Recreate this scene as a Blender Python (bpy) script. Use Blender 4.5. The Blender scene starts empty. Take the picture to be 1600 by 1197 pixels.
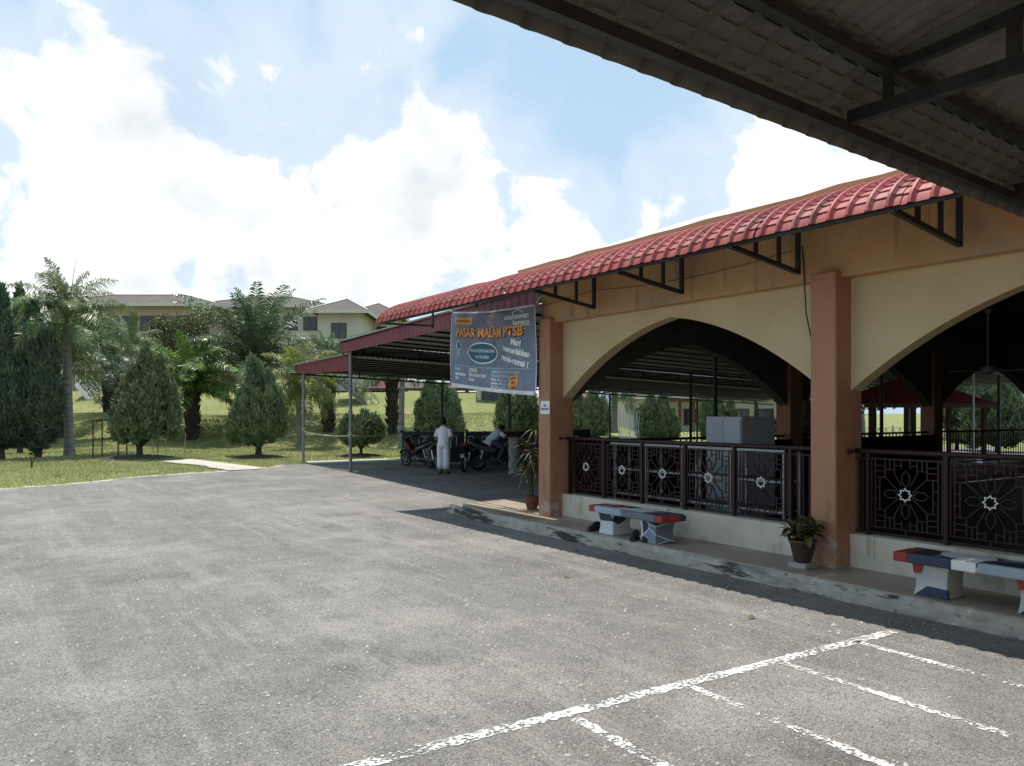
import bpy, bmesh, math, random
import numpy as np
from math import radians as R, sin, cos, pi, sqrt
from mathutils import Vector, Matrix
random.seed(7); RNG = np.random.default_rng(7)
scene = bpy.context.scene
COL = scene.collection

# ------------------------------------------------------------------ camera
cam_d = bpy.data.cameras.new("camera"); cam = bpy.data.objects.new("camera", cam_d); COL.objects.link(cam)
YAW = math.atan(830/1230.0)
cam.location = (0, 0, 1.8); cam.rotation_euler = (R(90), 0, -YAW)
cam_d.sensor_width = 36; cam_d.lens = 1230/1600*36; cam_d.shift_y = 46.5/1600
cam_d.clip_start = 0.05; cam_d.clip_end = 4000
scene.camera = cam
FS, FC = sin(YAW), cos(YAW)
def dl(d, l, z=0.0):                      # forward distance and sideways offset -> world
    return Vector((d*FS + l*FC, d*FC - l*FS, z))
def px(x, d, z=0.0):                      # bearing given as a photo column, at forward distance d
    return dl(d, (x-800)/1230.0*d, z)

# ------------------------------------------------------------------ sun, sky, exposure
SUN_DIR = Vector((0.012, 0.27, 1.0)).normalized()
sun_d = bpy.data.lights.new("sun", 'SUN'); sun = bpy.data.objects.new("sun", sun_d); COL.objects.link(sun)
sun_d.energy = 4.6; sun_d.angle = R(0.5); sun_d.color = (1.0, 0.965, 0.90)
sun.rotation_euler = (-SUN_DIR).to_track_quat('-Z', 'Y').to_euler(); sun.location = (0, 0, 60)
world = bpy.data.worlds.new("World"); scene.world = world; world.use_nodes = True
vs = scene.view_settings
vs.view_transform = 'Standard'; vs.look = 'None'; vs.gamma = 1; vs.use_curve_mapping = False; vs.exposure = 0.42

def sky_world():
    nt = world.node_tree; nt.nodes.clear(); N = nt.nodes.new; L = nt.links.new
    def math_(op, a, b=None, c=None, clamp=False):
        n = N('ShaderNodeMath'); n.operation = op; n.use_clamp = clamp
        for i, v in enumerate((a, b, c)):
            if v is None: continue
            if isinstance(v, (int, float)): n.inputs[i].default_value = v
            else: L(v, n.inputs[i])
        return n.outputs[0]
    out = N('ShaderNodeOutputWorld'); bg = N('ShaderNodeBackground')
    sky = N('ShaderNodeTexSky'); sky.sky_type = 'NISHITA'; sky.sun_disc = False
    sky.sun_elevation = math.asin(SUN_DIR.z); sky.sun_rotation = math.atan2(SUN_DIR.x, SUN_DIR.y)
    sky.air_density = 1.0; sky.dust_density = 0.8; sky.ozone_density = 2.0
    tc = N('ShaderNodeTexCoord'); vec = tc.outputs['Generated']
    sep = N('ShaderNodeSeparateXYZ'); L(vec, sep.inputs[0])
    def vmath(op, a, b):
        n = N('ShaderNodeVectorMath'); n.operation = op
        for i, v in enumerate((a, b)):
            if isinstance(v, (tuple, Vector)): n.inputs[i].default_value = v
            else: L(v, n.inputs[i])
        return n
    # regions of heavier cloud, as directions on the dome: (photo col, row, radius deg, weight)
    blobs = [(60,235,8.0,.56),(170,335,10,.58),(190,175,4.5,.54),(345,250,4.5,.54),(420,425,14,.52),(560,450,10,.52),(250,470,14,.52),(740,460,8,.50),(680,325,6.5,.50),(700,420,10,.48),(40,420,12,.50),(335,430,7,.58),(110,75,3.0,.50),(30,130,5,.42),
             (578,30,3.2,.40),(568,88,2.4,.42),(635,0,3.0,.37),(1300,280,8.0,.56),(1180,340,7,.48),(835,345,2.5,.30),(1420,330,10,.4)]
    def density(v, off):
        vv = vmath('ADD', v, off).outputs[0]
        w = N('ShaderNodeTexNoise'); w.inputs['Scale'].default_value = 3.2; w.inputs['Detail'].default_value = 3; L(vv, w.inputs['Vector'])
        ws = vmath('SCALE', w.outputs['Color'], (0,0,0)); ws.inputs['Scale'].default_value = 0.16
        v2 = vmath('ADD', vv, ws.outputs[0]).outputs[0]
        n = N('ShaderNodeTexNoise'); n.inputs['Scale'].default_value = 6.5; n.inputs['Detail'].default_value = 9; n.inputs['Roughness'].default_value = 0.56
        L(v2, n.inputs['Vector'])
        n2 = N('ShaderNodeTexNoise'); n2.inputs['Scale'].default_value = 2.2; n2.inputs['Detail'].default_value = 2; L(v2, n2.inputs['Vector'])
        tot = math_('ADD', math_('MULTIPLY', math_('SUBTRACT', n.outputs['Fac'], 0.5), 1.45), math_('MULTIPLY', math_('SUBTRACT', n2.outputs['Fac'], 0.92), 0.45))
        acc = None
        for (x, y, r, wt) in blobs:
            dvec = Vector((FS + (x-800)/1230*FC, FC - (x-800)/1230*FS, (645-y)/1230)).normalized()
            dt = vmath('DOT_PRODUCT', vv, dvec).outputs['Value']
            c1 = cos(R(r)); c0 = cos(R(r*1.55)); 
            m = N('ShaderNodeMapRange'); m.interpolation_type = 'SMOOTHSTEP'
            m.inputs['From Min'].default_value = c0; m.inputs['From Max'].default_value = cos(R(r*0.45)); m.inputs['To Min'].default_value = 0; m.inputs['To Max'].default_value = wt
            L(dt, m.inputs['Value'])
            acc = m.outputs[0] if acc is None else math_('MAXIMUM', acc, m.outputs[0])
        return math_('ADD', tot, acc)
    d0 = density(vec, (0, 0, 0)); d1 = density(vec, (-0.012, 0.03, 0.055))
    mask = N('ShaderNodeMapRange'); mask.interpolation_type = 'SMOOTHSTEP'
    mask.inputs['From Min'].default_value = 0.16; mask.inputs['From Max'].default_value = 0.30; L(d0, mask.inputs['Value'])
    veil = N('ShaderNodeMapRange'); veil.interpolation_type = 'SMOOTHSTEP'; veil.inputs['To Min'].default_value = 0.0; veil.inputs['To Max'].default_value = 0.35
    veil.inputs['From Min'].default_value = -0.25; veil.inputs['From Max'].default_value = 0.25; L(d0, veil.inputs['Value'])
    m_all = math_('MAXIMUM', mask.outputs[0], veil.outputs[0])
    # bases of the clouds (more cloud above) are greyer
    sh = N('ShaderNodeMapRange'); sh.interpolation_type = 'SMOOTHSTEP'; sh.inputs['From Min'].default_value = 0.30; sh.inputs['From Max'].default_value = 0.80
    sh.inputs['To Min'].default_value = 1.0; sh.inputs['To Max'].default_value = 0.80; L(d1, sh.inputs['Value'])
    cc = N('ShaderNodeMix'); cc.data_type = 'RGBA'; cc.inputs['A'].default_value = (5.7, 6.2, 6.6, 1); cc.inputs['B'].default_value = (8.5, 8.5, 8.4, 1)
    shf = N('ShaderNodeMapRange'); shf.inputs['From Min'].default_value = 0.8; shf.inputs['From Max'].default_value = 1.0; L(sh.outputs[0], shf.inputs['Value'])
    L(shf.outputs[0], cc.inputs['Factor'])
    mix = N('ShaderNodeMix'); mix.data_type = 'RGBA'
    hz = N('ShaderNodeMix'); hz.data_type = 'RGBA'; hz.inputs['Factor'].default_value = .80; hz.inputs['B'].default_value = (4.3, 5.9, 7.5, 1); L(sky.outputs[0], hz.inputs['A'])   # bright humid haze
    L(m_all, mix.inputs['Factor']); L(hz.outputs['Result'], mix.inputs['A']); L(cc.outputs['Result'], mix.inputs['B'])
    L(mix.outputs['Result'], bg.inputs['Color']); bg.inputs['Strength'].default_value = 0.10
    L(bg.outputs[0], out.inputs['Surface'])
sky_world()

# ------------------------------------------------------------------ materials
MATS = {}
def mat(name, c1, c2=None, scale=3.0, rough=0.8, bump=0.0, bscale=40.0, spec=0.3, metal=0.0, detail=6, ramp=(0.35, 0.65), stretch=None, rand=0.0, bdist=0.01, extra=None):
    if name in MATS: return MATS[name]
    m = bpy.data.materials.new(name); m.use_nodes = True; nt = m.node_tree; N = nt.nodes.new; L = nt.links.new
    b = nt.nodes['Principled BSDF']; b.inputs['Roughness'].default_value = rough; b.inputs['Metallic'].default_value = metal
    b.inputs['Specular IOR Level'].default_value = spec
    tc = N('ShaderNodeTexCoord'); vec = tc.outputs['Object']
    if stretch:
        mp = N('ShaderNodeMapping'); mp.inputs['Scale'].default_value = stretch; L(vec, mp.inputs[0]); vec = mp.outputs[0]
    col = None
    if c2 is not None:
        n = N('ShaderNodeTexNoise'); n.inputs['Scale'].default_value = scale; n.inputs['Detail'].default_value = detail; n.inputs['Roughness'].default_value = .62; L(vec, n.inputs['Vector'])
        r = N('ShaderNodeValToRGB'); r.color_ramp.elements[0].position = ramp[0]; r.color_ramp.elements[1].position = ramp[1]
        r.color_ramp.elements[0].color = (*c1, 1); r.color_ramp.elements[1].color = (*c2, 1); L(n.outputs['Fac'], r.inputs[0]); col = r.outputs[0]
    else:
        rg = N('ShaderNodeRGB'); rg.outputs[0].default_value = (*c1, 1); col = rg.outputs[0]
    if extra: col = extra(nt, vec, col, b)
    if rand:
        oi = N('ShaderNodeObjectInfo'); h = N('ShaderNodeHueSaturation')
        mr = N('ShaderNodeMapRange'); mr.inputs['To Min'].default_value = 1-rand; mr.inputs['To Max'].default_value = 1+rand; L(oi.outputs['Random'], mr.inputs['Value'])
        L(mr.outputs[0], h.inputs['Value']); L(col, h.inputs['Color']); col = h.outputs[0]
    L(col, b.inputs['Base Color'])
    if bump:
        n2 = N('ShaderNodeTexNoise'); n2.inputs['Scale'].default_value = bscale; n2.inputs['Detail'].default_value = 5; L(vec, n2.inputs['Vector'])
        bp = N('ShaderNodeBump'); bp.inputs['Strength'].default_value = bump; bp.inputs['Distance'].default_value = bdist; L(n2.outputs['Fac'], bp.inputs['Height']); L(bp.outputs[0], b.inputs['Normal'])
    MATS[name] = m
    return m
def noise_mix(nt, vec, col, color, scale, lo, hi, amount=1.0, detail=6, stretch=None, invert=False):
    N = nt.nodes.new; L = nt.links.new
    if stretch:
        mp = N('ShaderNodeMapping'); mp.inputs['Scale'].default_value = stretch; L(vec, mp.inputs[0]); vec = mp.outputs[0]
    n = N('ShaderNodeTexNoise'); n.inputs['Scale'].default_value = scale; n.inputs['Detail'].default_value = detail; n.inputs['Roughness'].default_value = .65; L(vec, n.inputs['Vector'])
    mr = N('ShaderNodeMapRange'); mr.interpolation_type = 'SMOOTHSTEP'; mr.inputs['From Min'].default_value = lo; mr.inputs['From Max'].default_value = hi; mr.inputs['To Max'].default_value = amount
    L(n.outputs['Fac'], mr.inputs['Value'])
    mx = N('ShaderNodeMix'); mx.data_type = 'RGBA'; mx.inputs['B'].default_value = (*color, 1)
    L(mr.outputs[0], mx.inputs['Factor']); L(col, mx.inputs['A'])
    return mx.outputs['Result']
def foliage(name, c1, c2, scale=1.5, rough=0.55, trans=0.25, rand=0.12):
    """leaf material: diffuse/gloss plus light passing through the leaf"""
    if name in MATS: return MATS[name]
    m = bpy.data.materials.new(name); m.use_nodes = True; nt = m.node_tree; N = nt.nodes.new; L = nt.links.new
    b = nt.nodes['Principled BSDF']; b.inputs['Roughness'].default_value = rough; b.inputs['Specular IOR Level'].default_value = 0.35
    out = nt.nodes['Material Output']
    tc = N('ShaderNodeTexCoord'); n = N('ShaderNodeTexNoise'); n.inputs['Scale'].default_value = scale; n.inputs['Detail'].default_value = 5; L(tc.outputs['Object'], n.inputs['Vector'])
    r = N('ShaderNodeValToRGB'); r.color_ramp.elements[0].position = .33; r.color_ramp.elements[1].position = .67
    r.color_ramp.elements[0].color = (*c1, 1); r.color_ramp.elements[1].color = (*c2, 1); L(n.outputs['Fac'], r.inputs[0])
    oi = N('ShaderNodeObjectInfo'); h = N('ShaderNodeHueSaturation'); mr = N('ShaderNodeMapRange')
    mr.inputs['To Min'].default_value = 1-rand; mr.inputs['To Max'].default_value = 1+rand; L(oi.outputs['Random'], mr.inputs['Value']); L(mr.outputs[0], h.inputs['Value']); L(r.outputs[0], h.inputs['Color'])
    L(h.outputs[0], b.inputs['Base Color'])
    tr = N('ShaderNodeBsdfTranslucent'); L(h.outputs[0], tr.inputs['Color'])
    mx = N('ShaderNodeMixShader'); mx.inputs[0].default_value = trans; L(b.outputs[0], mx.inputs[1]); L(tr.outputs[0], mx.inputs[2]); L(mx.outputs[0], out.inputs['Surface'])
    MATS[name] = m
    return m

# ------------------------------------------------------------------ mesh helpers
def tag(o, label=None, cat=None, group=None, kind=None):
    if label: o['label'] = label
    if cat: o['category'] = cat
    if group: o['group'] = group
    if kind: o['kind'] = kind
    return o
def empty(name, loc=(0, 0, 0), rz=0.0, parent=None):
    o = bpy.data.objects.new(name, None); COL.objects.link(o); o.location = loc; o.rotation_euler = (0, 0, rz); o.empty_display_size = .2
    if parent: o.parent = parent
    return o
def link(name, me, parent=None, loc=None, rot=None, scale=None):
    o = bpy.data.objects.new(name, me); COL.objects.link(o)
    if parent: o.parent = parent
    if loc is not None: o.location = loc
    if rot is not None: o.rotation_euler = rot
    if scale is not None: o.scale = scale if hasattr(scale, '__len__') else (scale,)*3
    return o
def copy_tree(o, parent=None):
    c = o.copy(); COL.objects.link(c); c.parent = parent
    for ch in list(o.children): copy_tree(ch, c)
    return c
class MB:
    def __init__(s): s.v = []; s.f = []; s.m = []
    def add(s, vs_, fs, mi=0):
        k = len(s.v); s.v += [tuple(v) for v in vs_]; s.f += [tuple(i+k for i in f) for f in fs]; s.m += [mi]*len(fs); return s
    def box(s, c, size, rz=0.0, mi=0, M=None):
        hx, hy, hz = size[0]/2, size[1]/2, size[2]/2
        P = [Vector((x, y, z)) for z in (-hz, hz) for (x, y) in ((-hx, -hy), (hx, -hy), (hx, hy), (-hx, hy))]
        Q = Matrix.Rotation(rz, 3, 'Z') if M is None else M
        return s.add([Q @ p + Vector(c) for p in P], [(3, 2, 1, 0), (4, 5, 6, 7), (0, 1, 5, 4), (1, 2, 6, 5), (2, 3, 7, 6), (3, 0, 4, 7)], mi)
    def span(s, lo, hi, mi=0):
        return s.box([(a+b)/2 for a, b in zip(lo, hi)], [abs(b-a) for a, b in zip(lo, hi)], mi=mi)
    def bar(s, a, b, w, h=None, mi=0):
        """rectangular bar from a to b"""
        a, b = Vector(a), Vector(b); d = b-a; h = h or w
        q = d.to_track_quat('X', 'Z').to_matrix()
        return s.box((a+b)/2, (d.length, w, h), M=q, mi=mi)
    def tube(s, pts, r, n=8, mi=0, caps=True):
        pts = [Vector(p) for p in pts]; rs = r if hasattr(r, '__len__') else [r]*len(pts)
        rings = []; up = Vector((0, 0, 1)); prev = None
        for i, p in enumerate(pts):
            t = (pts[min(i+1, len(pts)-1)] - pts[max(i-1, 0)]).normalized()
            if prev is None:
                a = t.orthogonal().normalized()
            else:
                a = (prev - t*prev.dot(t)); a = a.normalized() if a.length > 1e-6 else t.orthogonal().normalized()
            prev = a; b = t.cross(a)
            rings.append([p + (a*cos(2*pi*k/n) + b*sin(2*pi*k/n))*rs[i] for k in range(n)])
        return s.loft(rings, mi, caps)
    def loft(s, rings, mi=0, caps=True):
        n = len(rings[0]); V = [v for r_ in rings for v in r_]; F = []
        for i in range(len(rings)-1):
            for k in range(n):
                F.append((i*n+k, i*n+(k+1) % n, (i+1)*n+(k+1) % n, (i+1)*n+k))
        if caps: F.append(tuple(range(n-1, -1, -1))); F.append(tuple((len(rings)-1)*n+k for k in range(n)))
        return s.add(V, F, mi)
    def lathe(s, prof, n=16, c=(0, 0, 0), mi=0, axis='Z', caps=True):
        rings = []
        for (r_, z) in prof:
            ring = []
            for k in range(n):
                a = 2*pi*k/n
                p = (r_*cos(a), r_*sin(a), z) if axis == 'Z' else ((r_*cos(a), z, r_*sin(a)) if axis == 'Y' else (z, r_*cos(a), r_*sin(a)))
                ring.append((p[0]+c[0], p[1]+c[1], p[2]+c[2]))
            rings.append(ring)
        return s.loft(rings, mi, caps)
    def torus(s, c, R_, r_, n=24, m=8, axis='Y', mi=0, sx=1.0):
        V = []; F = []
        for i in range(n):
            A = 2*pi*i/n
            for j in range(m):
                B = 2*pi*j/m; q = R_ + r_*cos(B); h = r_*sin(B)*sx
                p = (q*cos(A), h, q*sin(A)) if axis == 'Y' else ((q*cos(A), q*sin(A), h) if axis == 'Z' else (h, q*cos(A), q*sin(A)))
                V.append((p[0]+c[0], p[1]+c[1], p[2]+c[2]))
        for i in range(n):
            for j in range(m):
                F.append((i*m+j, i*m+(j+1) % m, ((i+1) % n)*m+(j+1) % m, ((i+1) % n)*m+j))
        return s.add(V, F, mi)
    def ball(s, c, r_, n=10, m=7, mi=0):
        r3 = r_ if hasattr(r_, '__len__') else (r_,)*3
        rings = []
        for j in range(1, m):
            B = pi*j/m
            rings.append([(c[0]+r3[0]*sin(B)*cos(2*pi*k/n), c[1]+r3[1]*sin(B)*sin(2*pi*k/n), c[2]-r3[2]*cos(B)) for k in range(n)])
        return s.loft(rings, mi)
    def prism(s, poly, lo, hi, axis='X', mi=0):
        """extrude a 2-D polygon (a, b) along an axis; X: (lo, a, b), Y: (a, lo, b), Z: (a, b, lo)"""
        def P(a, b, t): return (t, a, b) if axis == 'X' else ((a, t, b) if axis == 'Y' else (a, b, t))
        n = len(poly); V = [P(a, b, lo) for a, b in poly] + [P(a, b, hi) for a, b in poly]
        F = [tuple(range(n-1, -1, -1)), tuple(range(n, 2*n))] + [(i, (i+1) % n, n+(i+1) % n, n+i) for i in range(n)]
        return s.add(V, F, mi)
    def mesh(s, name, mats, smooth=False, bevel=0):
        me = bpy.data.meshes.new(name); me.from_pydata(s.v, [], s.f)
        for m in (mats if isinstance(mats, (list, tuple)) else [mats]): me.materials.append(m)
        if len(me.materials) > 1: me.polygons.foreach_set('material_index', s.m)
        bm = bmesh.new(); bm.from_mesh(me); bmesh.ops.recalc_face_normals(bm, faces=bm.faces)
        if bevel: bmesh.ops.bevel(bm, geom=bm.edges[:], offset=bevel, segments=1, affect='EDGES', clamp_overlap=True)
        bm.to_mesh(me); bm.free()
        if smooth:
            me.polygons.foreach_set('use_smooth', [True]*len(me.polygons))
            if smooth != 'all':
                try: me.set_sharp_from_angle(angle=R(40))
                except Exception: pass
        me.update(); return me
    def build(s, name, mats, parent=None, smooth=False, bevel=0, **kw):
        return link(name, s.mesh(name, mats, smooth, bevel), parent, **kw)
def np_mesh(name, V, F, m, smooth=False):
    """fast mesh from numpy arrays; F is (n,3) or (n,4)"""
    me = bpy.data.meshes.new(name); V = np.asarray(V, dtype=np.float32); F = np.asarray(F, dtype=np.int32); k = F.shape[1]
    me.vertices.add(len(V)); me.vertices.foreach_set('co', V.ravel())
    me.loops.add(F.size); me.loops.foreach_set('vertex_index', F.ravel())
    me.polygons.add(len(F)); me.polygons.foreach_set('loop_start', np.arange(0, F.size, k, dtype=np.int32)); me.polygons.foreach_set('loop_total', np.full(len(F), k, dtype=np.int32))
    me.materials.append(m)
    if smooth: me.polygons.foreach_set('use_smooth', np.ones(len(F), dtype=bool))
    me.update(calc_edges=True); return me
# ------------------------------------------------------------------ common materials
def asphalt_extra(nt, vec, col, b):
    N = nt.nodes.new; L = nt.links.new
    col = noise_mix(nt, vec, col, (.32, .302, .272), 0.5, .46, .66, .75, detail=9)            # dusty worn patches
    col = noise_mix(nt, vec, col, (.335, .315, .283), 0.9, .50, .66, .42, stretch=(2.4, .12, 1), detail=10) # wheel tracks along the drive
    col = noise_mix(nt, vec, col, (.085, .08, .074), 0.6, .53, .70, .6, detail=7)
    col = noise_mix(nt, vec, col, (.09, .087, .082), 1.7, .60, .70, .6, stretch=(2.0, .35, 1), detail=8)                # darker oily areas
    col = noise_mix(nt, vec, col, (.33, .312, .28), 1.6, .53, .66, .42, stretch=(2.6, .22, 1), detail=10)
    col = noise_mix(nt, vec, col, (.25, .235, .21), 3.2, .52, .66, .55, detail=10)
    # fine cracks
    wv = N('ShaderNodeTexNoise'); wv.inputs['Scale'].default_value = 1.2; wv.inputs['Detail'].default_value = 6; L(vec, wv.inputs['Vector'])
    vm = N('ShaderNodeVectorMath'); vm.operation = 'MULTIPLY_ADD'; vm.inputs[1].default_value = (.8, .8, 0); L(wv.outputs['Color'], vm.inputs[0]); L(vec, vm.inputs[2])
    ve = N('ShaderNodeTexVoronoi'); ve.feature = 'DISTANCE_TO_EDGE'; ve.inputs['Scale'].default_value = .32; L(vm.outputs[0], ve.inputs['Vector'])
    cm = N('ShaderNodeMapRange'); cm.inputs['From Min'].default_value = .0015; cm.inputs['From Max'].default_value = .0035; cm.inputs['To Min'].default_value = .18; cm.inputs['To Max'].default_value = 0; L(ve.outputs['Distance'], cm.inputs['Value'])
    cx = N('ShaderNodeMix'); cx.data_type = 'RGBA'; cx.inputs['B'].default_value = (.05, .048, .045, 1); L(cm.outputs[0], cx.inputs['Factor']); L(col, cx.inputs['A']); col = cx.outputs['Result']
    # single stones in the binder
    for sc_, lo, hi, c, am in ((150, .0, .35, (.30, .29, .275), .5), (100, .0, .08, (.36, .345, .32), .4), (125, .0, .45, (.045, .044, .042), .75), (60, .0, .25, (.06, .058, .055), .45)):
        v = N('ShaderNodeTexVoronoi'); v.inputs['Scale'].default_value = sc_; L(vec, v.inputs['Vector'])
        wn = N('ShaderNodeTexWhiteNoise'); L(v.outputs['Position'], wn.inputs['Vector'])
        mr = N('ShaderNodeMapRange'); mr.inputs['From Min'].default_value = lo; mr.inputs['From Max'].default_value = hi
        mr.inputs['To Min'].default_value = am; mr.inputs['To Max'].default_value = 0; L(wn.outputs['Value'], mr.inputs['Value'])
        mx = N('ShaderNodeMix'); mx.data_type = 'RGBA'; mx.inputs['B'].default_value = (*c, 1); L(mr.outputs[0], mx.inputs['Factor']); L(col, mx.inputs['A']); col = mx.outputs['Result']
    v = N('ShaderNodeTexVoronoi'); v.inputs['Scale'].default_value = 75; L(vec, v.inputs['Vector'])
    n = N('ShaderNodeTexNoise'); n.inputs['Scale'].default_value = 9; n.inputs['Detail'].default_value = 8; L(vec, n.inputs['Vector'])
    ad = N('ShaderNodeMath'); ad.operation = 'MULTIPLY_ADD'; ad.inputs[1].default_value = 1.4; L(n.outputs['Fac'], ad.inputs[0]); 
    iv = N('ShaderNodeMath'); iv.operation = 'MULTIPLY'; iv.inputs[1].default_value = -0.9; L(v.outputs['Distance'], iv.inputs[0]); L(iv.outputs[0], ad.inputs[2])
    bp = N('ShaderNodeBump'); bp.inputs['Strength'].default_value = .85; bp.inputs['Distance'].default_value = .012; L(ad.outputs[0], bp.inputs['Height']); L(bp.outputs[0], b.inputs['Normal'])
    return col
M_ASPH = mat('asphalt', (.150, .142, .129), (.206, .195, .177), 2.3, .92, spec=.25, extra=asphalt_extra)
def lawn_extra(nt, vec, col, b):
    col = noise_mix(nt, vec, col, (.25, .245, .12), 0.35, .46, .68, .75)
    col = noise_mix(nt, vec, col, (.11, .14, .05), 2.2, .54, .72, .6)
    col = noise_mix(nt, vec, col, (.17, .13, .08), 0.8, .66, .76, .7)
    return noise_mix(nt, vec, col, (.21, .22, .09), 14, .55, .75, .55)
M_LAWN = mat('lawn', (.155, .172, .062), (.225, .235, .097), 3.5, .95, bump=.9, bscale=9, bdist=.12, spec=.1, extra=lawn_extra)
def conc_extra(nt, vec, col, b):
    col = noise_mix(nt, vec, col, (.12, .115, .10), 1.3, .52, .74, .65)
    return noise_mix(nt, vec, col, (.05, .05, .045), 5, .62, .72, .55)
M_CONC = mat('concrete', (.30, .285, .255), (.42, .40, .36), 4, .85, bump=.25, bscale=30, spec=.3, extra=conc_extra)
def walk_extra(nt, vec, col, b):
    col = noise_mix(nt, vec, col, (.17, .14, .10), 0.9, .42, .66, .75)
    return noise_mix(nt, vec, col, (.33, .31, .28), 2.6, .60, .74, .5)
M_WALK = mat('cement_floor', (.27, .22, .165), (.36, .30, .23), 2.5, .45, bump=.12, bscale=18, spec=.45, extra=walk_extra)
def kerb_extra(nt, vec, col, b):
    col = noise_mix(nt, vec, col, (.13, .125, .11), 1.6, .48, .66, .8, stretch=(1, .6, 3))
    col = noise_mix(nt, vec, col, (.04, .045, .03), 11, .60, .68, .8, stretch=(1, .7, 1))
    return noise_mix(nt, vec, col, (.03, .03, .025), 3.4, .53, .60, .9, stretch=(1, .34, 2.4), detail=9)
M_KERB = mat('mossy_kerb', (.32, .295, .25), (.44, .41, .35), 5, .9, bump=.35, bscale=24, extra=kerb_extra)
M_PLINTH = mat('stained_render', (.54, .47, .37), (.66, .59, .48), 2.4, .9, bump=.2, bscale=25, extra=lambda nt, v, c, b: noise_mix(nt, v, noise_mix(nt, v, c, (.17, .155, .125), 1.1, .5, .72, .7), (.20, .17, .13), 3, .58, .7, .55, stretch=(3, 3, .5)))
M_CREAM = mat('cream_wall_paint', (.54, .42, .235), (.60, .48, .28), 1.4, .85, bump=.06, bscale=40, extra=lambda nt, v, c, b: noise_mix(nt, v, c, (.34, .26, .15), 1.3, .55, .76, .5, stretch=(1, 1, .4)))
def beam_extra(nt, vec, col, b):
    col = noise_mix(nt, vec, col, (.36, .25, .16), 1.0, .48, .64, .8)
    col = noise_mix(nt, vec, col, (.12, .08, .05), 5, .56, .68, .55, stretch=(1, 1.2, .16))
    return noise_mix(nt, vec, col, (.40, .34, .27), 1.7, .63, .68, .8, detail=9)
M_BEAM = mat('weathered_orange_paint', (.47, .275, .135), (.54, .33, .17), 2.0, .85, bump=.2, bscale=20, extra=beam_extra)
def column_extra(nt, vec, col, b):
    N = nt.nodes.new; L = nt.links.new
    col = noise_mix(nt, vec, col, (.30, .21, .16), 1.6, .58, .72, .6)
    col = noise_mix(nt, vec, col, (.22, .10, .06), 4, .58, .7, .5, stretch=(2, 2, .25))
    # rubbed and peeling paint near the foot of the column
    sp = N('ShaderNodeSeparateXYZ'); L(vec, sp.inputs[0]); n = N('ShaderNodeTexNoise'); n.inputs['Scale'].default_value = 7; n.inputs['Detail'].default_value = 8; L(vec, n.inputs['Vector'])
    a = N('ShaderNodeMath'); a.operation = 'MULTIPLY_ADD'; a.inputs[1].default_value = -.55; L(sp.outputs['Z'], a.inputs[0]); L(n.outputs['Fac'], a.inputs[2])
    mr = N('ShaderNodeMapRange'); mr.inputs['From Min'].default_value = .32; mr.inputs['From Max'].default_value = .40; mr.inputs['To Max'].default_value = .75; L(a.outputs[0], mr.inputs['Value'])
    mx = N('ShaderNodeMix'); mx.data_type = 'RGBA'; mx.inputs['B'].default_value = (.42, .35, .28, 1); L(mr.outputs[0], mx.inputs['Factor']); L(col, mx.inputs['A']); return mx.outputs['Result']
M_COLUMN = mat('terracotta_paint', (.36, .18, .105), (.42, .215, .13), 1.6, .7, bump=.08, bscale=35, spec=.3, extra=column_extra)
M_STEEL = mat('dark_painted_steel', (.018, .018, .02), (.035, .035, .038), 6, .5, spec=.4)
M_GALV = mat('grey_steel_pipe', (.16, .17, .165), (.25, .26, .25), 7, .5, spec=.5, metal=.2, extra=lambda nt, v, c, b: noise_mix(nt, v, c, (.12, .07, .04), 4, .62, .72, .7))
def red_tile_extra(nt, vec, col, b):
    col = noise_mix(nt, vec, col, (.40, .20, .18), 3.5, .52, .74, .5)
    return noise_mix(nt, vec, col, (.11, .028, .026), 2.5, .52, .68, .6, stretch=(1, .4, 1))
M_REDTILE = mat('red_metal_tile', (.27, .050, .046), (.33, .068, .060), 1.2, .55, spec=.35, rand=.12, extra=red_tile_extra)
M_UNDER = mat('grey_sheet_underside', (.10, .095, .085), (.15, .14, .125), 3.0, .7, bump=.08, bscale=30, spec=.3, rand=.05, extra=lambda nt, v, c, b: noise_mix(nt, v, c, (.085, .08, .07), 1.4, .55, .72, .6))
M_UNDER2 = mat('grey_brown_sheet_underside', (.105, .104, .101), (.15, .148, .143), 2.2, .75, bump=.1, bscale=30, spec=.25, rand=.06, extra=lambda nt, v, c, b: noise_mix(nt, v, c, (.07, .066, .06), 1.8, .52, .70, .6))
M_IRON = mat('brown_iron_paint', (.024, .009, .009), (.036, .014, .014), 5, .5, spec=.3)
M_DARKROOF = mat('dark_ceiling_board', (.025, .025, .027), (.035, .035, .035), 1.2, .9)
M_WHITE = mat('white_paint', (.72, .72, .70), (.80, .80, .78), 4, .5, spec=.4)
M_TILEFLOOR = mat('hall_floor_tile', (.035, .03, .028), (.05, .044, .04), 1.2, .4, spec=.5)

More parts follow.
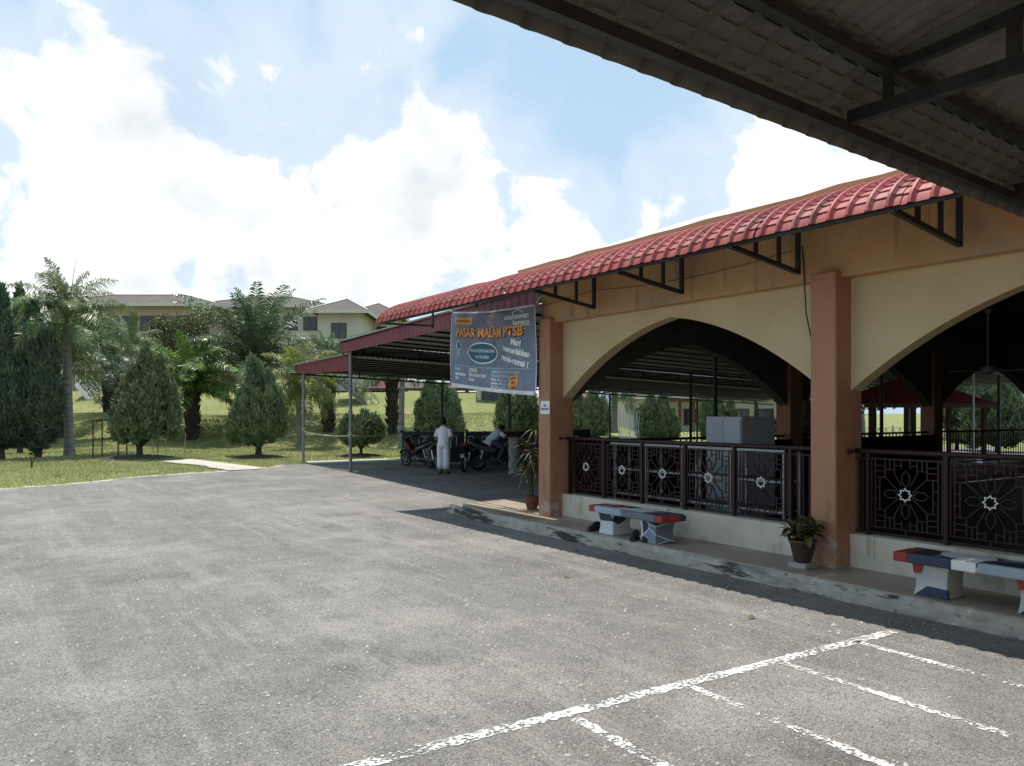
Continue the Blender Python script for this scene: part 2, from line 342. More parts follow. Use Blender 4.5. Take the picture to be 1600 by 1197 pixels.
# ------------------------------------------------------------------ terrain
def sstep(a, b, x):
    t = np.clip((x-a)/(b-a), 0, 1); return t*t*(3-2*t)
def terr(d, l):
    d = np.asarray(d, dtype=float); l = np.asarray(l, dtype=float)
    h = 1.70*sstep(40.5, 49.5, d) + 1.70*sstep(51, 59.5, d)
    ratio = np.where(d > 1, l/np.maximum(d, 1), 0)
    h = h*(1-sstep(.00, .17, ratio)*.93)
    und = .05*np.sin(l*.55+d*.31)+.04*np.sin(l*1.3-d*.8)+.03*np.sin(d*1.9+l*.4)
    return h + und*sstep(27, 33, d) - .02
def terr_at(x, d):                      # photo column, distance -> terrain height
    return float(terr(d, (x-800)/1230*d))
def make_ground():
    ds = np.concatenate([np.linspace(-300, 12, 14), np.arange(14, 66, .6), np.linspace(67, 120, 20), np.linspace(140, 1500, 14)])
    ls = np.concatenate([np.linspace(-1500, -70, 16), np.arange(-64, 64.1, .9), np.linspace(70, 1500, 16)])
    Dg, Lg = np.meshgrid(ds, ls, indexing='ij'); Z = terr(Dg, Lg)
    V = np.stack([Dg*FS+Lg*FC, Dg*FC-Lg*FS, Z], -1).reshape(-1, 3); n, m = len(ds), len(ls)
    i, j = np.meshgrid(np.arange(n-1), np.arange(m-1), indexing='ij'); a = (i*m+j).ravel()
    F = np.stack([a, a+1, a+m+1, a+m], -1)[:, ::-1]
    return tag(link('lawn', np_mesh('lawn', V, F, M_LAWN, True)), 'green mown lawn rising in two grassy banks behind the car park', kind='structure')
make_ground()

# ------------------------------------------------------------------ car park surface
def wiggle(pts, step=.35, amp=.07, seed=3, closed=True):
    rg = random.Random(seed); out = []
    n = len(pts)
    for i in range(n if closed else n-1):
        a, b = Vector(pts[i]), Vector(pts[(i+1) % n]); L_ = (b-a).length; k = max(1, int(L_/step)) if L_ < 30 else 6
        nr = Vector((-(b-a).y, (b-a).x)).normalized()
        for q in range(k):
            p = a + (b-a)*(q/k); out.append(p + nr*rg.uniform(-amp, amp))
    return out
asph_edge = [(-60, -40), (60, -40), (60, 27.0), (9.75, 27.0), (8.85, 27.0), (7.7, 25.5), (6.0, 24.95), (3.9, 24.25), (1.9, 22.65), (.35, 22.05), (-5, 21.3), (-14, 20.6), (-60, 19)]
def flat_sheet(name, poly, z, m, parent=None):
    bm = bmesh.new(); f = bm.faces.new([bm.verts.new((p[0], p[1], z)) for p in poly]); bmesh.ops.triangulate(bm, faces=[f])
    bmesh.ops.recalc_face_normals(bm, faces=bm.faces)
    for f in bm.faces:
        if f.normal.z < 0: f.normal_flip()
    me = bpy.data.meshes.new(name); bm.to_mesh(me); bm.free(); me.materials.append(m)
    return link(name, me, parent)
car_park = flat_sheet('car_park', wiggle(asph_edge), 0.0, M_ASPH); tag(car_park, 'worn grey asphalt of the open car park', kind='structure')
# pale crumbly verge between asphalt and grass
M_VERGE = mat('sandy_verge', (.36, .33, .27), (.46, .43, .36), 7, .95, bump=.5, bscale=45, extra=lambda nt, v, c, b: noise_mix(nt, v, c, (.14, .16, .05), 2.4, .5, .6, .9))
vb = [(8.8, 27.2), (7.7, 25.6), (6.0, 25.05), (3.9, 24.35), (1.9, 22.75), (.35, 22.15), (-5, 21.4), (-14, 20.7), (-25, 20.1)]
rg = random.Random(5); outer = [(x+rg.uniform(-.1, .1), y+rg.uniform(.15, .42)) for x, y in vb]
vpoly = wiggle([(x, y-.25) for x, y in vb], .3, .03, 8, False) + wiggle(outer[::-1], .3, .10, 9, False)
tag(flat_sheet('verge', vpoly, -.006, M_VERGE), 'strip of pale grit along the lawn edge', kind='structure')
path_poly = wiggle([(6.35, 25.1), (7.55, 25.3), (7.3, 28.2), (6.7, 32.0), (5.4, 31.2), (6.1, 28.4)], .5, .06, 4)
M_PATH = mat('pale_path_cement', (.36, .34, .29), (.45, .43, .37), 3, .9, bump=.2, bscale=30, extra=lambda nt, v, c, b: noise_mix(nt, v, c, (.30, .28, .23), 2, .55, .7, .6))
tag(flat_sheet('path', path_poly, .022, M_PATH), 'pale cement path crossing the lawn', kind='structure')
b_ = MB(); b_.span((9.72, 26.9, -.1), (40, 28.35, .008)); tag(b_.build('apron', M_PATH), 'pale concrete apron along the back of the carport', kind='structure')

# painted bay lines (worn paint: chips show the asphalt through real gaps in the paint film)
def paint_material(name, wear):
    m = bpy.data.materials.new(name); m.use_nodes = True; nt = m.node_tree; N = nt.nodes.new; L = nt.links.new
    b = nt.nodes['Principled BSDF']; b.inputs['Roughness'].default_value = .8
    tc = N('ShaderNodeTexCoord'); n = N('ShaderNodeTexNoise'); n.inputs['Scale'].default_value = 34; n.inputs['Detail'].default_value = 6; n.inputs['Roughness'].default_value = .7; L(tc.outputs['Object'], n.inputs['Vector'])
    n3 = N('ShaderNodeTexNoise'); n3.inputs['Scale'].default_value = 2.2; n3.inputs['Detail'].default_value = 3; L(tc.outputs['Object'], n3.inputs['Vector'])
    cr = N('ShaderNodeValToRGB'); cr.color_ramp.elements[0].color = (.40, .39, .365, 1); cr.color_ramp.elements[1].color = (.70, .69, .665, 1); L(n3.outputs['Fac'], cr.inputs[0]); L(cr.outputs[0], b.inputs['Base Color'])
    ad = N('ShaderNodeMath'); ad.operation = 'MULTIPLY_ADD'; ad.inputs[1].default_value = .5; L(n3.outputs['Fac'], ad.inputs[0]); L(n.outputs['Fac'], ad.inputs[2])
    gt = N('ShaderNodeMapRange'); gt.inputs['From Min'].default_value = wear; gt.inputs['From Max'].default_value = wear+.04; L(ad.outputs[0], gt.inputs['Value'])
    L(gt.outputs[0], b.inputs['Alpha'])
    return m
M_PAINT = paint_material('worn_white_road_paint', .71); M_PAINT2 = paint_material('faded_white_road_paint', .74)
def paint_line(a, b, w, m, seed, amp=.012):
    a, b = Vector(a), Vector(b); t = (b-a).normalized(); n = Vector((-t.y, t.x)); k = int((b-a).length/.03); rg = random.Random(seed)
    l1 = [a+t*((b-a).length*i/k)+n*(w/2+rg.uniform(-amp, amp)) for i in range(k+1)]; l2 = [a+t*((b-a).length*i/k)-n*(w/2+rg.uniform(-amp, amp)) for i in range(k+1)]
    me = bpy.data.meshes.new('bay_line'); V = [(p.x, p.y, .004) for p in l1+l2]
    me.from_pydata(V, [], [(i, k+1+i, k+2+i, i+1) for i in range(k)]); me.materials.append(m)
    return link('bay_line', me, car_park)
paint_line((.6, 3.80), (6.22, 3.61), .10, M_PAINT, 1)
for i, (x0, x1, yb) in enumerate(((2.9, 2.84, 1.6), (3.86, 3.82, 1.75), (4.78, 4.75, 2.08), (5.70, 5.66, 2.1))):
    paint_line((x0, 3.63), (x1, yb), .075, M_PAINT, 10+i)
for i, ln in enumerate((((9.6, 25.2), (12.4, 21.6)), ((9.5, 23.0), (11.6, 20.3)), ((10.6, 25.9), (12.9, 22.6)))):
    paint_line(ln[0], ln[1], .07, M_PAINT2, 30+i)
# drain stain / gravel and grass at the platform corner come with the small things below

# ------------------------------------------------------------------ platform along the hall
b_ = MB(); b_.prism([(6.93, -7), (6.93, 11.0), (7.25, 12.35), (8.2, 12.55), (8.6, 12.5), (8.6, 10.2), (7.9, 10.2), (7.9, -7)], -.05, .15, 'Z')
plat = tag(b_.build('platform', M_WALK, bevel=.012), 'raised cement walkway along the front of the arched hall', kind='structure')
rg = random.Random(2)
ky = -7.0; k_pts = []
pr = []
ys = np.arange(-7, 12.61, .12)
def kerb_x(y): return 6.86 + (0.22*((y-10.6)/2)**2 if y > 10.6 else 0)
rings = []
for y in ys:
    j = lambda s=.006: rg.uniform(-s, s); x = kerb_x(y)
    rings.append([(x+.02+j(), y, -.05), (x+.026+j(.006), y, .085+j(.008)), (x+.035+j(.006), y, .122+j(.006)), (x+.062, y, .140+j(.004)), (x+.066, y, .120), (x+.066, y, -.05)])
kb = MB(); kb.loft(rings); link('kerb', kb.mesh('kerb', M_KERB), plat)
# shallow apron strip in front of the kerb
rings = [[(kerb_x(y)-.035+rg.uniform(-.012, .012), y, -.03), (kerb_x(y)-.03+rg.uniform(-.012, .012), y, .022+rg.uniform(0, .006)), (kerb_x(y)+.03, y, .034), (kerb_x(y)+.03, y, -.03)] for y in ys]
kb = MB(); kb.loft(rings); link('kerb_base', kb.mesh('kerb_base', M_KERB), plat)

# ------------------------------------------------------------------ arched hall
HALL_X = 7.77; PITCH = 5.05
COLS_Y = [10.04 - PITCH*i for i in range(4)]        # south-facing side of each column; each is .31 wide
hall = tag(empty('arched_hall', (7.77, 2.6, 0)), 'open-sided hall with cream pointed arches, terracotta columns and weathered orange beam', 'building')
HO = Vector((7.77, 2.6, 0))
def hpart(name, mb, m, **kw):
    o = mb.build(name, m, hall, **kw); o.matrix_parent_inverse = Matrix.Identity(4); o.location = -HO; return o
def arch_curve(w, spring, rise, n=14):
    """half-width w/2; pointed arch from (-w/2,spring) to (w/2,spring)"""
    pts = []
    for i in range(n+1):
        t = i/n; x = -w/2 + w/2*t
        z = spring + rise*(.68*(1-(1-t)**2.1)+.32*t)
        pts.append((x, z))
    return pts + [(-x, z) for x, z in pts[:-1][::-1]]
def arch_wall(w, top, spring, rise, thick, bottom=None):
    """wall panel over an arch, local: x along, y thickness, z up"""
    c = arch_curve(w, spring, rise); mb = MB()
    V = []; F = []
    for y in (0, thick):
        for (x, z) in c: V.append((x, y, z))
        for (x, z) in c: V.append((x, y, top))
    n = len(c)
    for i in range(n-1):
        F.append((i, i+1, n+i+1, n+i)); F.append((2*n+i+1, 2*n+i, 3*n+i, 3*n+i+1))
        F.append((i+1, i, 2*n+i, 2*n+i+1)); F.append((n+i, n+i+1, 3*n+i+1, 3*n+i))
    F.append((0, n, 3*n, 2*n)); F.append((n-1, 3*n-1, 4*n-1, 2*n-1)[::-1])
    mb.add(V, F); return mb
M_SHADEWALL = mat('shade_toned_wall', (.085, .08, .075), (.11, .105, .095), 1.5, .9)  # interior shade put into the colour, darker than the cream front
W_OPEN = PITCH-.31
aw_me = arch_wall(W_OPEN-.004, 3.27, 2.04, 1.06, .20).mesh('arch_wall', M_CREAM)
for i in range(3):
    yc = COLS_Y[i+1]+.31+W_OPEN/2
    link('arch_wall', aw_me, hall, loc=Vector((HALL_X+.20, yc, 0))-HO, rot=(0, 0, R(90)))
for i, y in enumerate(COLS_Y):
    c = MB(); c.span((7.50, y, .1), (7.98, y+.31, 3.31)); hpart('column', c, M_COLUMN, bevel=.012)
for i in range(3):
    y0, y1 = COLS_Y[i+1]+.312, COLS_Y[i]-.002
    p = MB(); p.span((7.74, y0, .10), (7.975, y1, .50)); hpart('plinth_wall', p, M_PLINTH, bevel=.01)
b_ = MB(); b_.span((7.60, -5.2, 3.25), (7.965, 10.40, 4.02)); hpart('beam', b_, M_BEAM, bevel=.01)
# end wall with three arches (seen through the first bay)
ex = [(7.98, 13.55), (13.95, 19.05), (19.45, 24.9)]
for (x0, x1) in ex:
    me = arch_wall(x1-x0, 3.27, 1.95, 1.10, .22).mesh('arch_wall', M_SHADEWALL)
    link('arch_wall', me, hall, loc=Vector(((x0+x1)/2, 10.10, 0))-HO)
    p = MB(); p.span((x0+.002, 10.10, .02), (x1-.002, 10.32, .45)); hpart('plinth_wall', p, M_PLINTH)
for x in (13.55, 19.05, 24.9):
    c = MB(); c.span((x, 10.03, 0), (x+.4, 10.38, 3.31)); hpart('column', c, M_COLUMN, bevel=.012)
    for y in COLS_Y[1:]:
        c = MB(); c.span((x, y, 0), (x+.35, y+.31, 3.6)); hpart('column', c, M_COLUMN, bevel=.012)
b_ = MB(); b_.span((7.97, 10.08, 3.272), (25.3, 10.40, 4.0)); hpart('beam', b_, M_SHADEWALL)
b_ = MB(); b_.span((25.3, -5.2, 0), (25.5, 10.40, 4.0)); hpart('back_wall', b_, M_SHADEWALL)  # this and the next wall: unseen sides made solid to keep the hall dark
b_ = MB(); b_.span((7.97, -5.2, 0), (25.3, -5.05, 4.0)); hpart('back_wall', b_, M_SHADEWALL)
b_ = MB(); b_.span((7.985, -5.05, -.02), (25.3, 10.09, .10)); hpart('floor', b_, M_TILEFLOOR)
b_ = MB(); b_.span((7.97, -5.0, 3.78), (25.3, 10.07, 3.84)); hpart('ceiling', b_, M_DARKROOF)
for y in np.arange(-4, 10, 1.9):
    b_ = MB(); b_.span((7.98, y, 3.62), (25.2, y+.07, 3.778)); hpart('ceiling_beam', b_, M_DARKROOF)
# hip roof of thin metal, gutter board round its edge
M_HALLROOF = mat('faded_pink_metal_roof', (.50, .36, .32), (.58, .45, .41), 2, .5, spec=.4)
x0, x1, y0, y1, ze = 7.36, 25.7, -5.5, 10.72, 4.135
hw = (y1-y0)/2; rise = .37*hw
V = [(x0, y0, ze), (x1, y0, ze), (x1, y1, ze), (x0, y1, ze), (x0+hw, (y0+y1)/2, ze+rise), (x1-hw, (y0+y1)/2, ze+rise)]
b_ = MB(); b_.add(V, [(3, 0, 4), (0, 1, 5, 4), (1, 2, 5), (2, 3, 4, 5)])
b_.add([(a, b, c-.05) for a, b, c in V], [(4, 0, 3), (4, 5, 1, 0), (5, 2, 1), (5, 4, 3, 2)])
b_.add([V[i] for i in range(4)]+[(V[i][0], V[i][1], ze-.05) for i in range(4)], [(0, 1, 5, 4), (1, 2, 6, 5), (2, 3, 7, 6), (3, 0, 4, 7)])
hpart('roof', b_, M_HALLROOF)
g = MB(); rgg = random.Random(4)
rings = []
for y in np.arange(-5.5, 10.9, .45):
    dz = rgg.uniform(-.012, .012); dx = rgg.uniform(-.01, .01)
    rings.append([(7.335+dx, y, 3.85), (7.365+dx, y, 3.85), (7.365+dx, y, 4.15+dz), (7.335+dx, y, 4.15+dz)])
g.loft(rings); hpart('fascia_board', g, M_BEAM)
s_ = MB(); s_.span((7.37, -5.5, 3.86), (7.60, 10.70, 3.88)); hpart('soffit', s_, M_BEAM)
g = MB(); g.span((7.36, 10.71, 3.96), (25.7, 10.74, 4.145)); hpart('fascia_board', g, M_BEAM)

# ------------------------------------------------------------------ metal tile awning sheets
RIB = 0.187
def tile_sheet(nrib, prof, plen, step, mats, rib_h=.034, rib_w=.15, lip=.014):
    """pressed metal tile sheet: x = out from the high edge? local: x along ribs row, y = s (0 at the eave, inward), z up"""
    vs_ = []; per = 14
    for r_ in range(nrib):
        for k in range(per):
            vs_.append((r_+k/per))
    vs_.append(float(nrib)); vs_ = np.array(vs_)
    h = rib_h*np.exp(-(((vs_ % 1.0)-.5)/rib_w)**4)
    ss = []
    n = int(round(plen/step))
    for k in range(n):
        ss += [(k*step+.0005, lip), (k*step+step*.5, lip*.45), (k*step+step*.985, 0.0)]
    tops = []; bots = []
    for (s, off) in ss:
        (y, z, ny, nz) = prof(s)
        o_ = [off*max(0.0, 1-1.15*hh/rib_h) for hh in h]
        tops.append([(v*RIB, y+ny*(hh+q), z+nz*(hh+q)) for v, hh, q in zip(vs_, h, o_)])
        bots.append([(v*RIB, y+ny*(hh+q-.006), z+nz*(hh+q-.006)) for v, hh, q in zip(vs_, h, o_)])
    m = len(vs_); q = len(ss); V = [p for r_ in tops for p in r_]+[p for r_ in bots for p in r_]; F = []; mi = []
    o = m*q
    for i in range(q-1):
        for j in range(m-1):
            a = i*m+j; F.append((a, a+1, a+m+1, a+m)); mi.append(0); F.append((o+a+m, o+a+m+1, o+a+1, o+a)); mi.append(1)
    for j in range(m-1):
        F.append((j+1, j, o+j, o+j+1)); mi.append(0); a = (q-1)*m+j; F.append((a, a+1, o+a+1, o+a)); mi.append(1)
    for i in range(q-1):
        a = i*m; F.append((a, a+m, o+a+m, o+a)); mi.append(1); a = i*m+m-1; F.append((a+m, a, o+a, o+a+m)); mi.append(1)
    me = bpy.data.meshes.new('roof_sheet'); me.from_pydata(V, [], F)
    for mm in mats: me.materials.append(mm)
    me.polygons.foreach_set('material_index', mi); me.polygons.foreach_set('use_smooth', [True]*len(F)); me.set_sharp_from_angle(angle=R(35)); me.update()
    return me
def curve_profile(width, height, p=1.0):
    """quarter-round section parametrised by arc length: s -> (y, z, ny, nz)"""
    th = np.linspace(0, pi/2, 80); y = width*(1-np.cos(th))**p; z = height*np.sin(th)
    L_ = np.concatenate([[0], np.cumsum(np.hypot(np.diff(y), np.diff(z)))])
    def f(s):
        yy = float(np.interp(s, L_, y)); zz = float(np.interp(s, L_, z)); e = .01
        dy = float(np.interp(s+e, L_, y)-np.interp(s-e, L_, y)); dz = float(np.interp(s+e, L_, z)-np.interp(s-e, L_, z)); q = math.hypot(dy, dz) or 1
        return yy, zz, -dz/q, dy/q
    return f, float(L_[-1])
# --- hall awning: eave at X 6.35, z 3.53; meets the beam at X 7.6, z 4.0
aw = tag(empty('tiled_awning', (6.35, 14.1, 3.53)), 'curved red metal tile awning running along the arched hall', 'awning')
prof, pl = curve_profile(1.0, .445, .86)
me = tile_sheet(4, prof, pl, pl/11, [M_REDTILE, M_UNDER], rib_h=.046, rib_w=.145, lip=.013)
N_SH = 24
for k in range(N_SH):
    o = link('roof_sheet', me, aw, loc=(rg.uniform(-.012, .012), -k*4*RIB, rg.uniform(-.005, .005)), rot=(rg.uniform(-.006, .006), rg.uniform(-.004, .004), R(-90)+rg.uniform(-.004, .004)))      # local x -> -Y, local y -> +X
AWLEN = N_SH*4*RIB
def bracket(parent, y):
    br = empty('bracket', (0, y, 0), parent=parent)
    mb = MB(); w = .045
    mb.bar((1.13, 0, -.20), (1.13, 0, .33), w)                  # against the wall
    mb.bar((.02, 0, -.02), (1.13, 0, -.18), w)                  # slanting bottom chord
    for s in (.42, .80):
        zt = float(np.interp(s, [0, .1, .3, .6, .9, 1.2], [0, .15, .26, .34, .385, .39]))-.05
        mb.bar((s, 0, -.02-.16*(s-.02)/1.11), (s, 0, zt), w*.8)
    pts = [(s, 0, float(np.interp(s, [0, .1, .3, .6, .9, 1.2], [0, .15, .26, .34, .385, .39]))-.055) for s in (.04, .12, .3, .55, .85, 1.12)]
    for a, b in zip(pts, pts[1:]): mb.bar(a, b, w*.8)
    o = mb.mesh('bracket', M_STEEL); bpy.data.objects.remove(br); return link('bracket', o, parent, loc=(0, y, 0))
for Y in (8.93, 7.18, 5.44, 3.71, 1.97, .2, -1.55): bracket(aw, Y-14.1)
for (s, z) in ((.05, -.005), (.45, .24), (.96, .33)):
    mb = MB(); mb.bar((s, -AWLEN+.02, z), (s, -.03, z), .04); mb.build('purlin', M_STEEL, aw)
mb = MB(); mb.bar((1.16, -3.4, .30), (1.16, -.05, .30), .05); mb.build('purlin', M_STEEL, aw)
mb = MB()
mb.bar((.04, -.06, 0), (1.2, -.06, .30), .035); mb.bar((.04, -.06, 0), (1.2, -.06, .02), .035); mb.bar((1.2, -.06, -.02), (1.2, -.06, .42), .035); mb.build('end_frame', M_STEEL, aw)
mb = MB(); mb.bar((.30, -1.75, .20), (1.2, -1.75, .36), .035); mb.bar((1.2, -1.75, .2), (1.2, -1.75, .42), .035); mb.build('end_frame', M_STEEL, aw)


# --- awning over the camera, of the building behind it
nb = tag(empty('overhead_awning', (0, 0, 0)), 'grey underside of the tiled awning overhead in the top corner', 'awning')
A0 = Vector((-1.0, 1.99, 3.08)); ang = math.atan2(.27, 4.39)
nb.location = A0; nb.rotation_euler = (0, 0, ang)
def near_prof(s):
    ys_ = [0, .02, .07, .16, .30, .55, .85, 1.3, 2.6]; zs_ = [0, .05, .13, .205, .265, .325, .37, .42, .55]
    L_ = [0]
    for a, b, c, d in zip(ys_, ys_[1:], zs_, zs_[1:]): L_.append(L_[-1]+math.hypot(b-a, d-c))
    y = -float(np.interp(s, L_, ys_)); z = float(np.interp(s, L_, zs_)); e = .02
    dy = -float(np.interp(s+e, L_, ys_)-np.interp(max(0, s-e), L_, ys_)); dz = float(np.interp(s+e, L_, zs_)-np.interp(max(0, s-e), L_, zs_)); q = math.hypot(dy, dz)
    return y, z, dz/q, -dy/q
me = tile_sheet(4, near_prof, .49, .07, [M_REDTILE, M_UNDER2], rib_h=.032, rib_w=.16)
me2 = MB()
# plain ribbed sheet inwards of the tiled eave
rows = [s for s in np.linspace(.46, 2.5, 12)]; vs_ = [i/20*4 for i in range(21)]
top = []; bot = []
for s in rows:
    y, z, ny, nz = near_prof(s)
    hh = [.014 if (v*2 % 1) < .3 else 0 for v in vs_]
    top.append([(v*RIB, y+ny*h, z+nz*h+.004) for v, h in zip(vs_, hh)]); bot.append([(v*RIB, y+ny*(h-.004), z+nz*(h-.004)+.004) for v, h in zip(vs_, hh)])
m_ = len(vs_); q_ = len(rows); o_ = m_*q_
me2.v = [p for r_ in top for p in r_]+[p for r_ in bot for p in r_]
for i in range(q_-1):
    for j in range(m_-1):
        a = i*m_+j; me2.f += [(a, a+m_, a+m_+1, a+1), (o_+a+1, o_+a+m_+1, o_+a+m_, o_+a)]; me2.m += [0, 1]
flatm = bpy.data.meshes.new('roof_panel'); flatm.from_pydata(me2.v, [], me2.f); flatm.materials.append(M_REDTILE); flatm.materials.append(M_UNDER2); flatm.polygons.foreach_set('material_index', me2.m)
for k in range(10):
    link('roof_sheet', me, nb, loc=(k*4*RIB, 0, 0)); link('roof_panel', flatm, nb, loc=(k*4*RIB, 0, 0))
NL = 10*4*RIB
mb = MB(); mb.bar((0, -.10, .035), (NL, -.10, .035), .045, .05); mb.build('purlin', M_STEEL, nb)
mb = MB(); mb.bar((0, -.32, .225), (NL, -.32, .225), .05); mb.build('purlin', M_STEEL, nb)
mb = MB(); mb.bar((0, -1.35, .375), (NL, -1.35, .375), .05); mb.build('purlin', M_STEEL, nb)
br = MB()
br.bar((0, -.12, .075), (0, -2.45, .10), .05, .06); br.bar((0, -.34, .235), (0, -2.4, .44), .045); br.bar((0, -.30, .09), (0, -.30, .245), .035); br.bar((0, -.80, .10), (0, -.80, .30), .045); br.bar((0, -1.5, .10), (0, -1.5, .36), .045)
brm = br.mesh('bracket', M_STEEL)
for x in (.55, 2.45, 4.32, 6.22): link('bracket', brm, nb, loc=(x, 0, 0))
shop = tag(empty('side_building', (2.5, -1.0, 0)), 'cream wall behind the camera carrying the overhead awning', 'building')
mb = MB(); mb.box((.2, -.35, 2.1), (8.2, .2, 4.2), rz=ang); mb.build('wall', M_CREAM, shop)
mb = MB(); mb.box((.2, -.2, 3.6), (8.2, .1, .5), rz=ang); mb.build('beam', M_BEAM, shop)
# ------------------------------------------------------------------ carport behind the hall
M_MAROON = mat('maroon_fascia_sheet', (.155, .020, .026), (.20, .03, .036), 2, .5, spec=.4, extra=lambda nt, v, c, b: noise_mix(nt, v, c, (.20, .07, .065), 3, .6, .75, .5))
M_ZINC = mat('weathered_zinc', (.30, .29, .25), (.42, .41, .36), 1.5, .55, spec=.4, metal=.2)
M_ZUNDER = mat('carport_sheet_underside', (.20, .215, .21), (.30, .315, .31), 2.2, .6, spec=.4, metal=.1, rand=.08)
cp = tag(empty('carport', (9.4, 22.7, 0)), 'two-level metal roofed carport with maroon fascia on grey steel posts', 'carport')
CO = Vector((9.4, 22.7, 0))
def cpart(name, mb, m, **kw):
    o = mb.build(name, m, cp, **kw); o.location = -CO; return o
def edge_x(y): return 8.25 + (y-11.5)/12.0*1.15
SL = .036
def zA(x): return 3.98 - SL*(x-9.3)
def zB(x): return 3.55 - SL*(x-9.6)
def corr_sheet(x0, y0, y1, w, zf, tilt_x0=None):
    """trapezoidal sheet, ribs along Y, two skins"""
    mb = MB(); n = 5
    xs = []; hs = []
    for k in range(n):
        u = w/n
        for (f, h) in ((0, 0), (.55, 0), (.65, .03), (.9, .03)):
            xs.append(x0+(k+f)*u); hs.append(h)
    xs.append(x0+w); hs.append(0)
    m_ = len(xs); V = []
    for t in (0, .003):
        for y in (y0, y1):
            for x, h in zip(xs, hs): V.append((x, y, zf(x)+h+t))
    F = []; mi = []
    for j in range(m_-1):
        F.append((j, m_+j, m_+j+1, j+1)); mi.append(1); F.append((2*m_+j, 2*m_+j+1, 3*m_+j+1, 3*m_+j)); mi.append(0)
        F.append((j, j+1, 2*m_+j+1, 2*m_+j)); mi.append(0); F.append((m_+j+1, m_+j, 3*m_+j, 3*m_+j+1)); mi.append(0)
    me = bpy.data.meshes.new('roof_sheet'); me.from_pydata(V, [], F); me.materials.append(M_ZINC); me.materials.append(M_ZUNDER); me.polygons.foreach_set('material_index', mi); return me
meA = corr_sheet(0, 10.78, 23.5, .9, lambda x: -SL*x); meB = corr_sheet(0, 22.9, 28.55, .9, lambda x: -SL*x)
for k in range(30):
    x = 9.30+k*.9; link('roof_sheet', meA, cp, loc=Vector((x, 0, zA(x)))-CO)
for k in range(30):
    x = 9.60+k*.9; link('roof_sheet', meB, cp, loc=Vector((x, 0, zB(x)))-CO)
# wedge of roof A between its slanting front edge and the first full sheet
mb = MB(); P = [(edge_x(10.78), 10.78), (9.31, 10.78), (9.31, 23.5), (edge_x(23.5)-.02, 23.5)]
mb.add([(x, y, 3.995) for x, y in P]+[(x, y, 4.0) for x, y in P], [(3, 2, 1, 0), (4, 5, 6, 7), (0, 1, 5, 4), (1, 2, 6, 5), (2, 3, 7, 6), (3, 0, 4, 7)]); cpart('roof_edge_sheet', mb, M_ZUNDER)
# fascias of ribbed maroon sheet
def fascia(pts_top, depth0, depth1, n):
    mb = MB(); a, b = Vector(pts_top[0]), Vector(pts_top[1]); t = (b-a); nr = Vector((t.y, -t.x, 0)).normalized()*-1
    rows = []
    for i in range(n*4+1):
        u = i/(n*4); p = a+t*u; h = .015 if i % 4 in (2, 3) else 0; dep = depth0+(depth1-depth0)*u
        rows.append([(p.x+nr.x*h, p.y+nr.y*h, p.z), (p.x+nr.x*h, p.y+nr.y*h, p.z-dep), (p.x+nr.x*h-nr.x*.008, p.y+nr.y*h-nr.y*.008, p.z-dep), (p.x+nr.x*h-nr.x*.008, p.y+nr.y*h-nr.y*.008, p.z)])
    mb.loft(rows); return mb
cpart('fascia', fascia(((edge_x(23.6)-.03, 23.6, 4.02), (edge_x(11.3)-.03, 11.3, 4.02)), .36, .36, 44), M_MAROON)
cpart('fascia', fascia(((9.66, 28.6, 3.56), (9.42, 22.8, 3.60)), .30, .52, 20), M_MAROON)
g = MB(); g.bar((edge_x(23.7)-.06, 23.75, 4.03), (edge_x(11.3)-.06, 11.3, 4.03), .12, .03); cpart('roof_trim', g, M_ZINC)
g = MB(); g.bar((9.62, 28.75, 3.585), (9.38, 22.8, 3.625), .12, .03); cpart('roof_trim', g, M_ZINC)
g = MB(); g.add([(9.42, 23.42, zB(9.42)+.03), (36.5, 23.42, zB(36.5)+.03), (36.5, 23.42, zA(36.5)-.01), (9.42, 23.42, zA(9.42)-.01), (9.42, 23.44, zB(9.42)+.03), (36.5, 23.44, zB(36.5)+.03), (36.5, 23.44, zA(36.5)-.01), (9.42, 23.44, zA(9.42)-.01)], [(0, 1, 2, 3), (7, 6, 5, 4), (0, 4, 5, 1), (3, 2, 6, 7)]); cpart('infill_sheet', g, M_ZUNDER)
# back-edge gutter board of the lower roof, purlins, truss chords
g = MB(); g.bar((9.6, 28.6, zB(9.6)-.12), (36.6, 28.6, zB(36.6)-.12), .05, .16); cpart('gutter_board', g, M_GALV)
for y in np.arange(23.6, 28.5, .8):
    g = MB(); g.bar((9.7, y, zB(9.7)-.03), (36.6, y, zB(36.6)-.03), .05, .05); cpart('purlin', g, M_STEEL)
for y in np.arange(11.7, 23.4, 1.1):
    g = MB(); g.bar((9.4, y, zA(9.4)-.03), (36.6, y, zA(36.6)-.03), .05, .05); cpart('purlin', g, M_STEEL)
for y in (12.0, 23.2, 28.2):
    zf = zB if y > 23.4 else zA
    g = MB(); g.bar((9.3, y, zf(9.4)-.34), (36.6, y, zf(36.6)-.34), .06, .06); cpart('truss_chord', g, M_STEEL)
    for x in np.arange(10, 36, 2.0):
        g = MB(); g.bar((x, y, zf(x)-.32), (x, y, zf(x)-.06), .04); cpart('truss_web', g, M_STEEL)
        g = MB(); g.bar((x, y, zf(x)-.32), (x+2, y, zf(x+2)-.06), .03); cpart('truss_web', g, M_STEEL)
def post(x, y, h, r=.045, m=None):
    g = MB(); g.tube([(x, y, -.05), (x, y, h)], r, 12); g.box((x, y, .012), (.2, .2, .02)); cpart('post', g, m or M_GALV, smooth=True)
post(9.77, 28.1, 3.4, .05); post(9.37, 22.71, 3.66, .05)
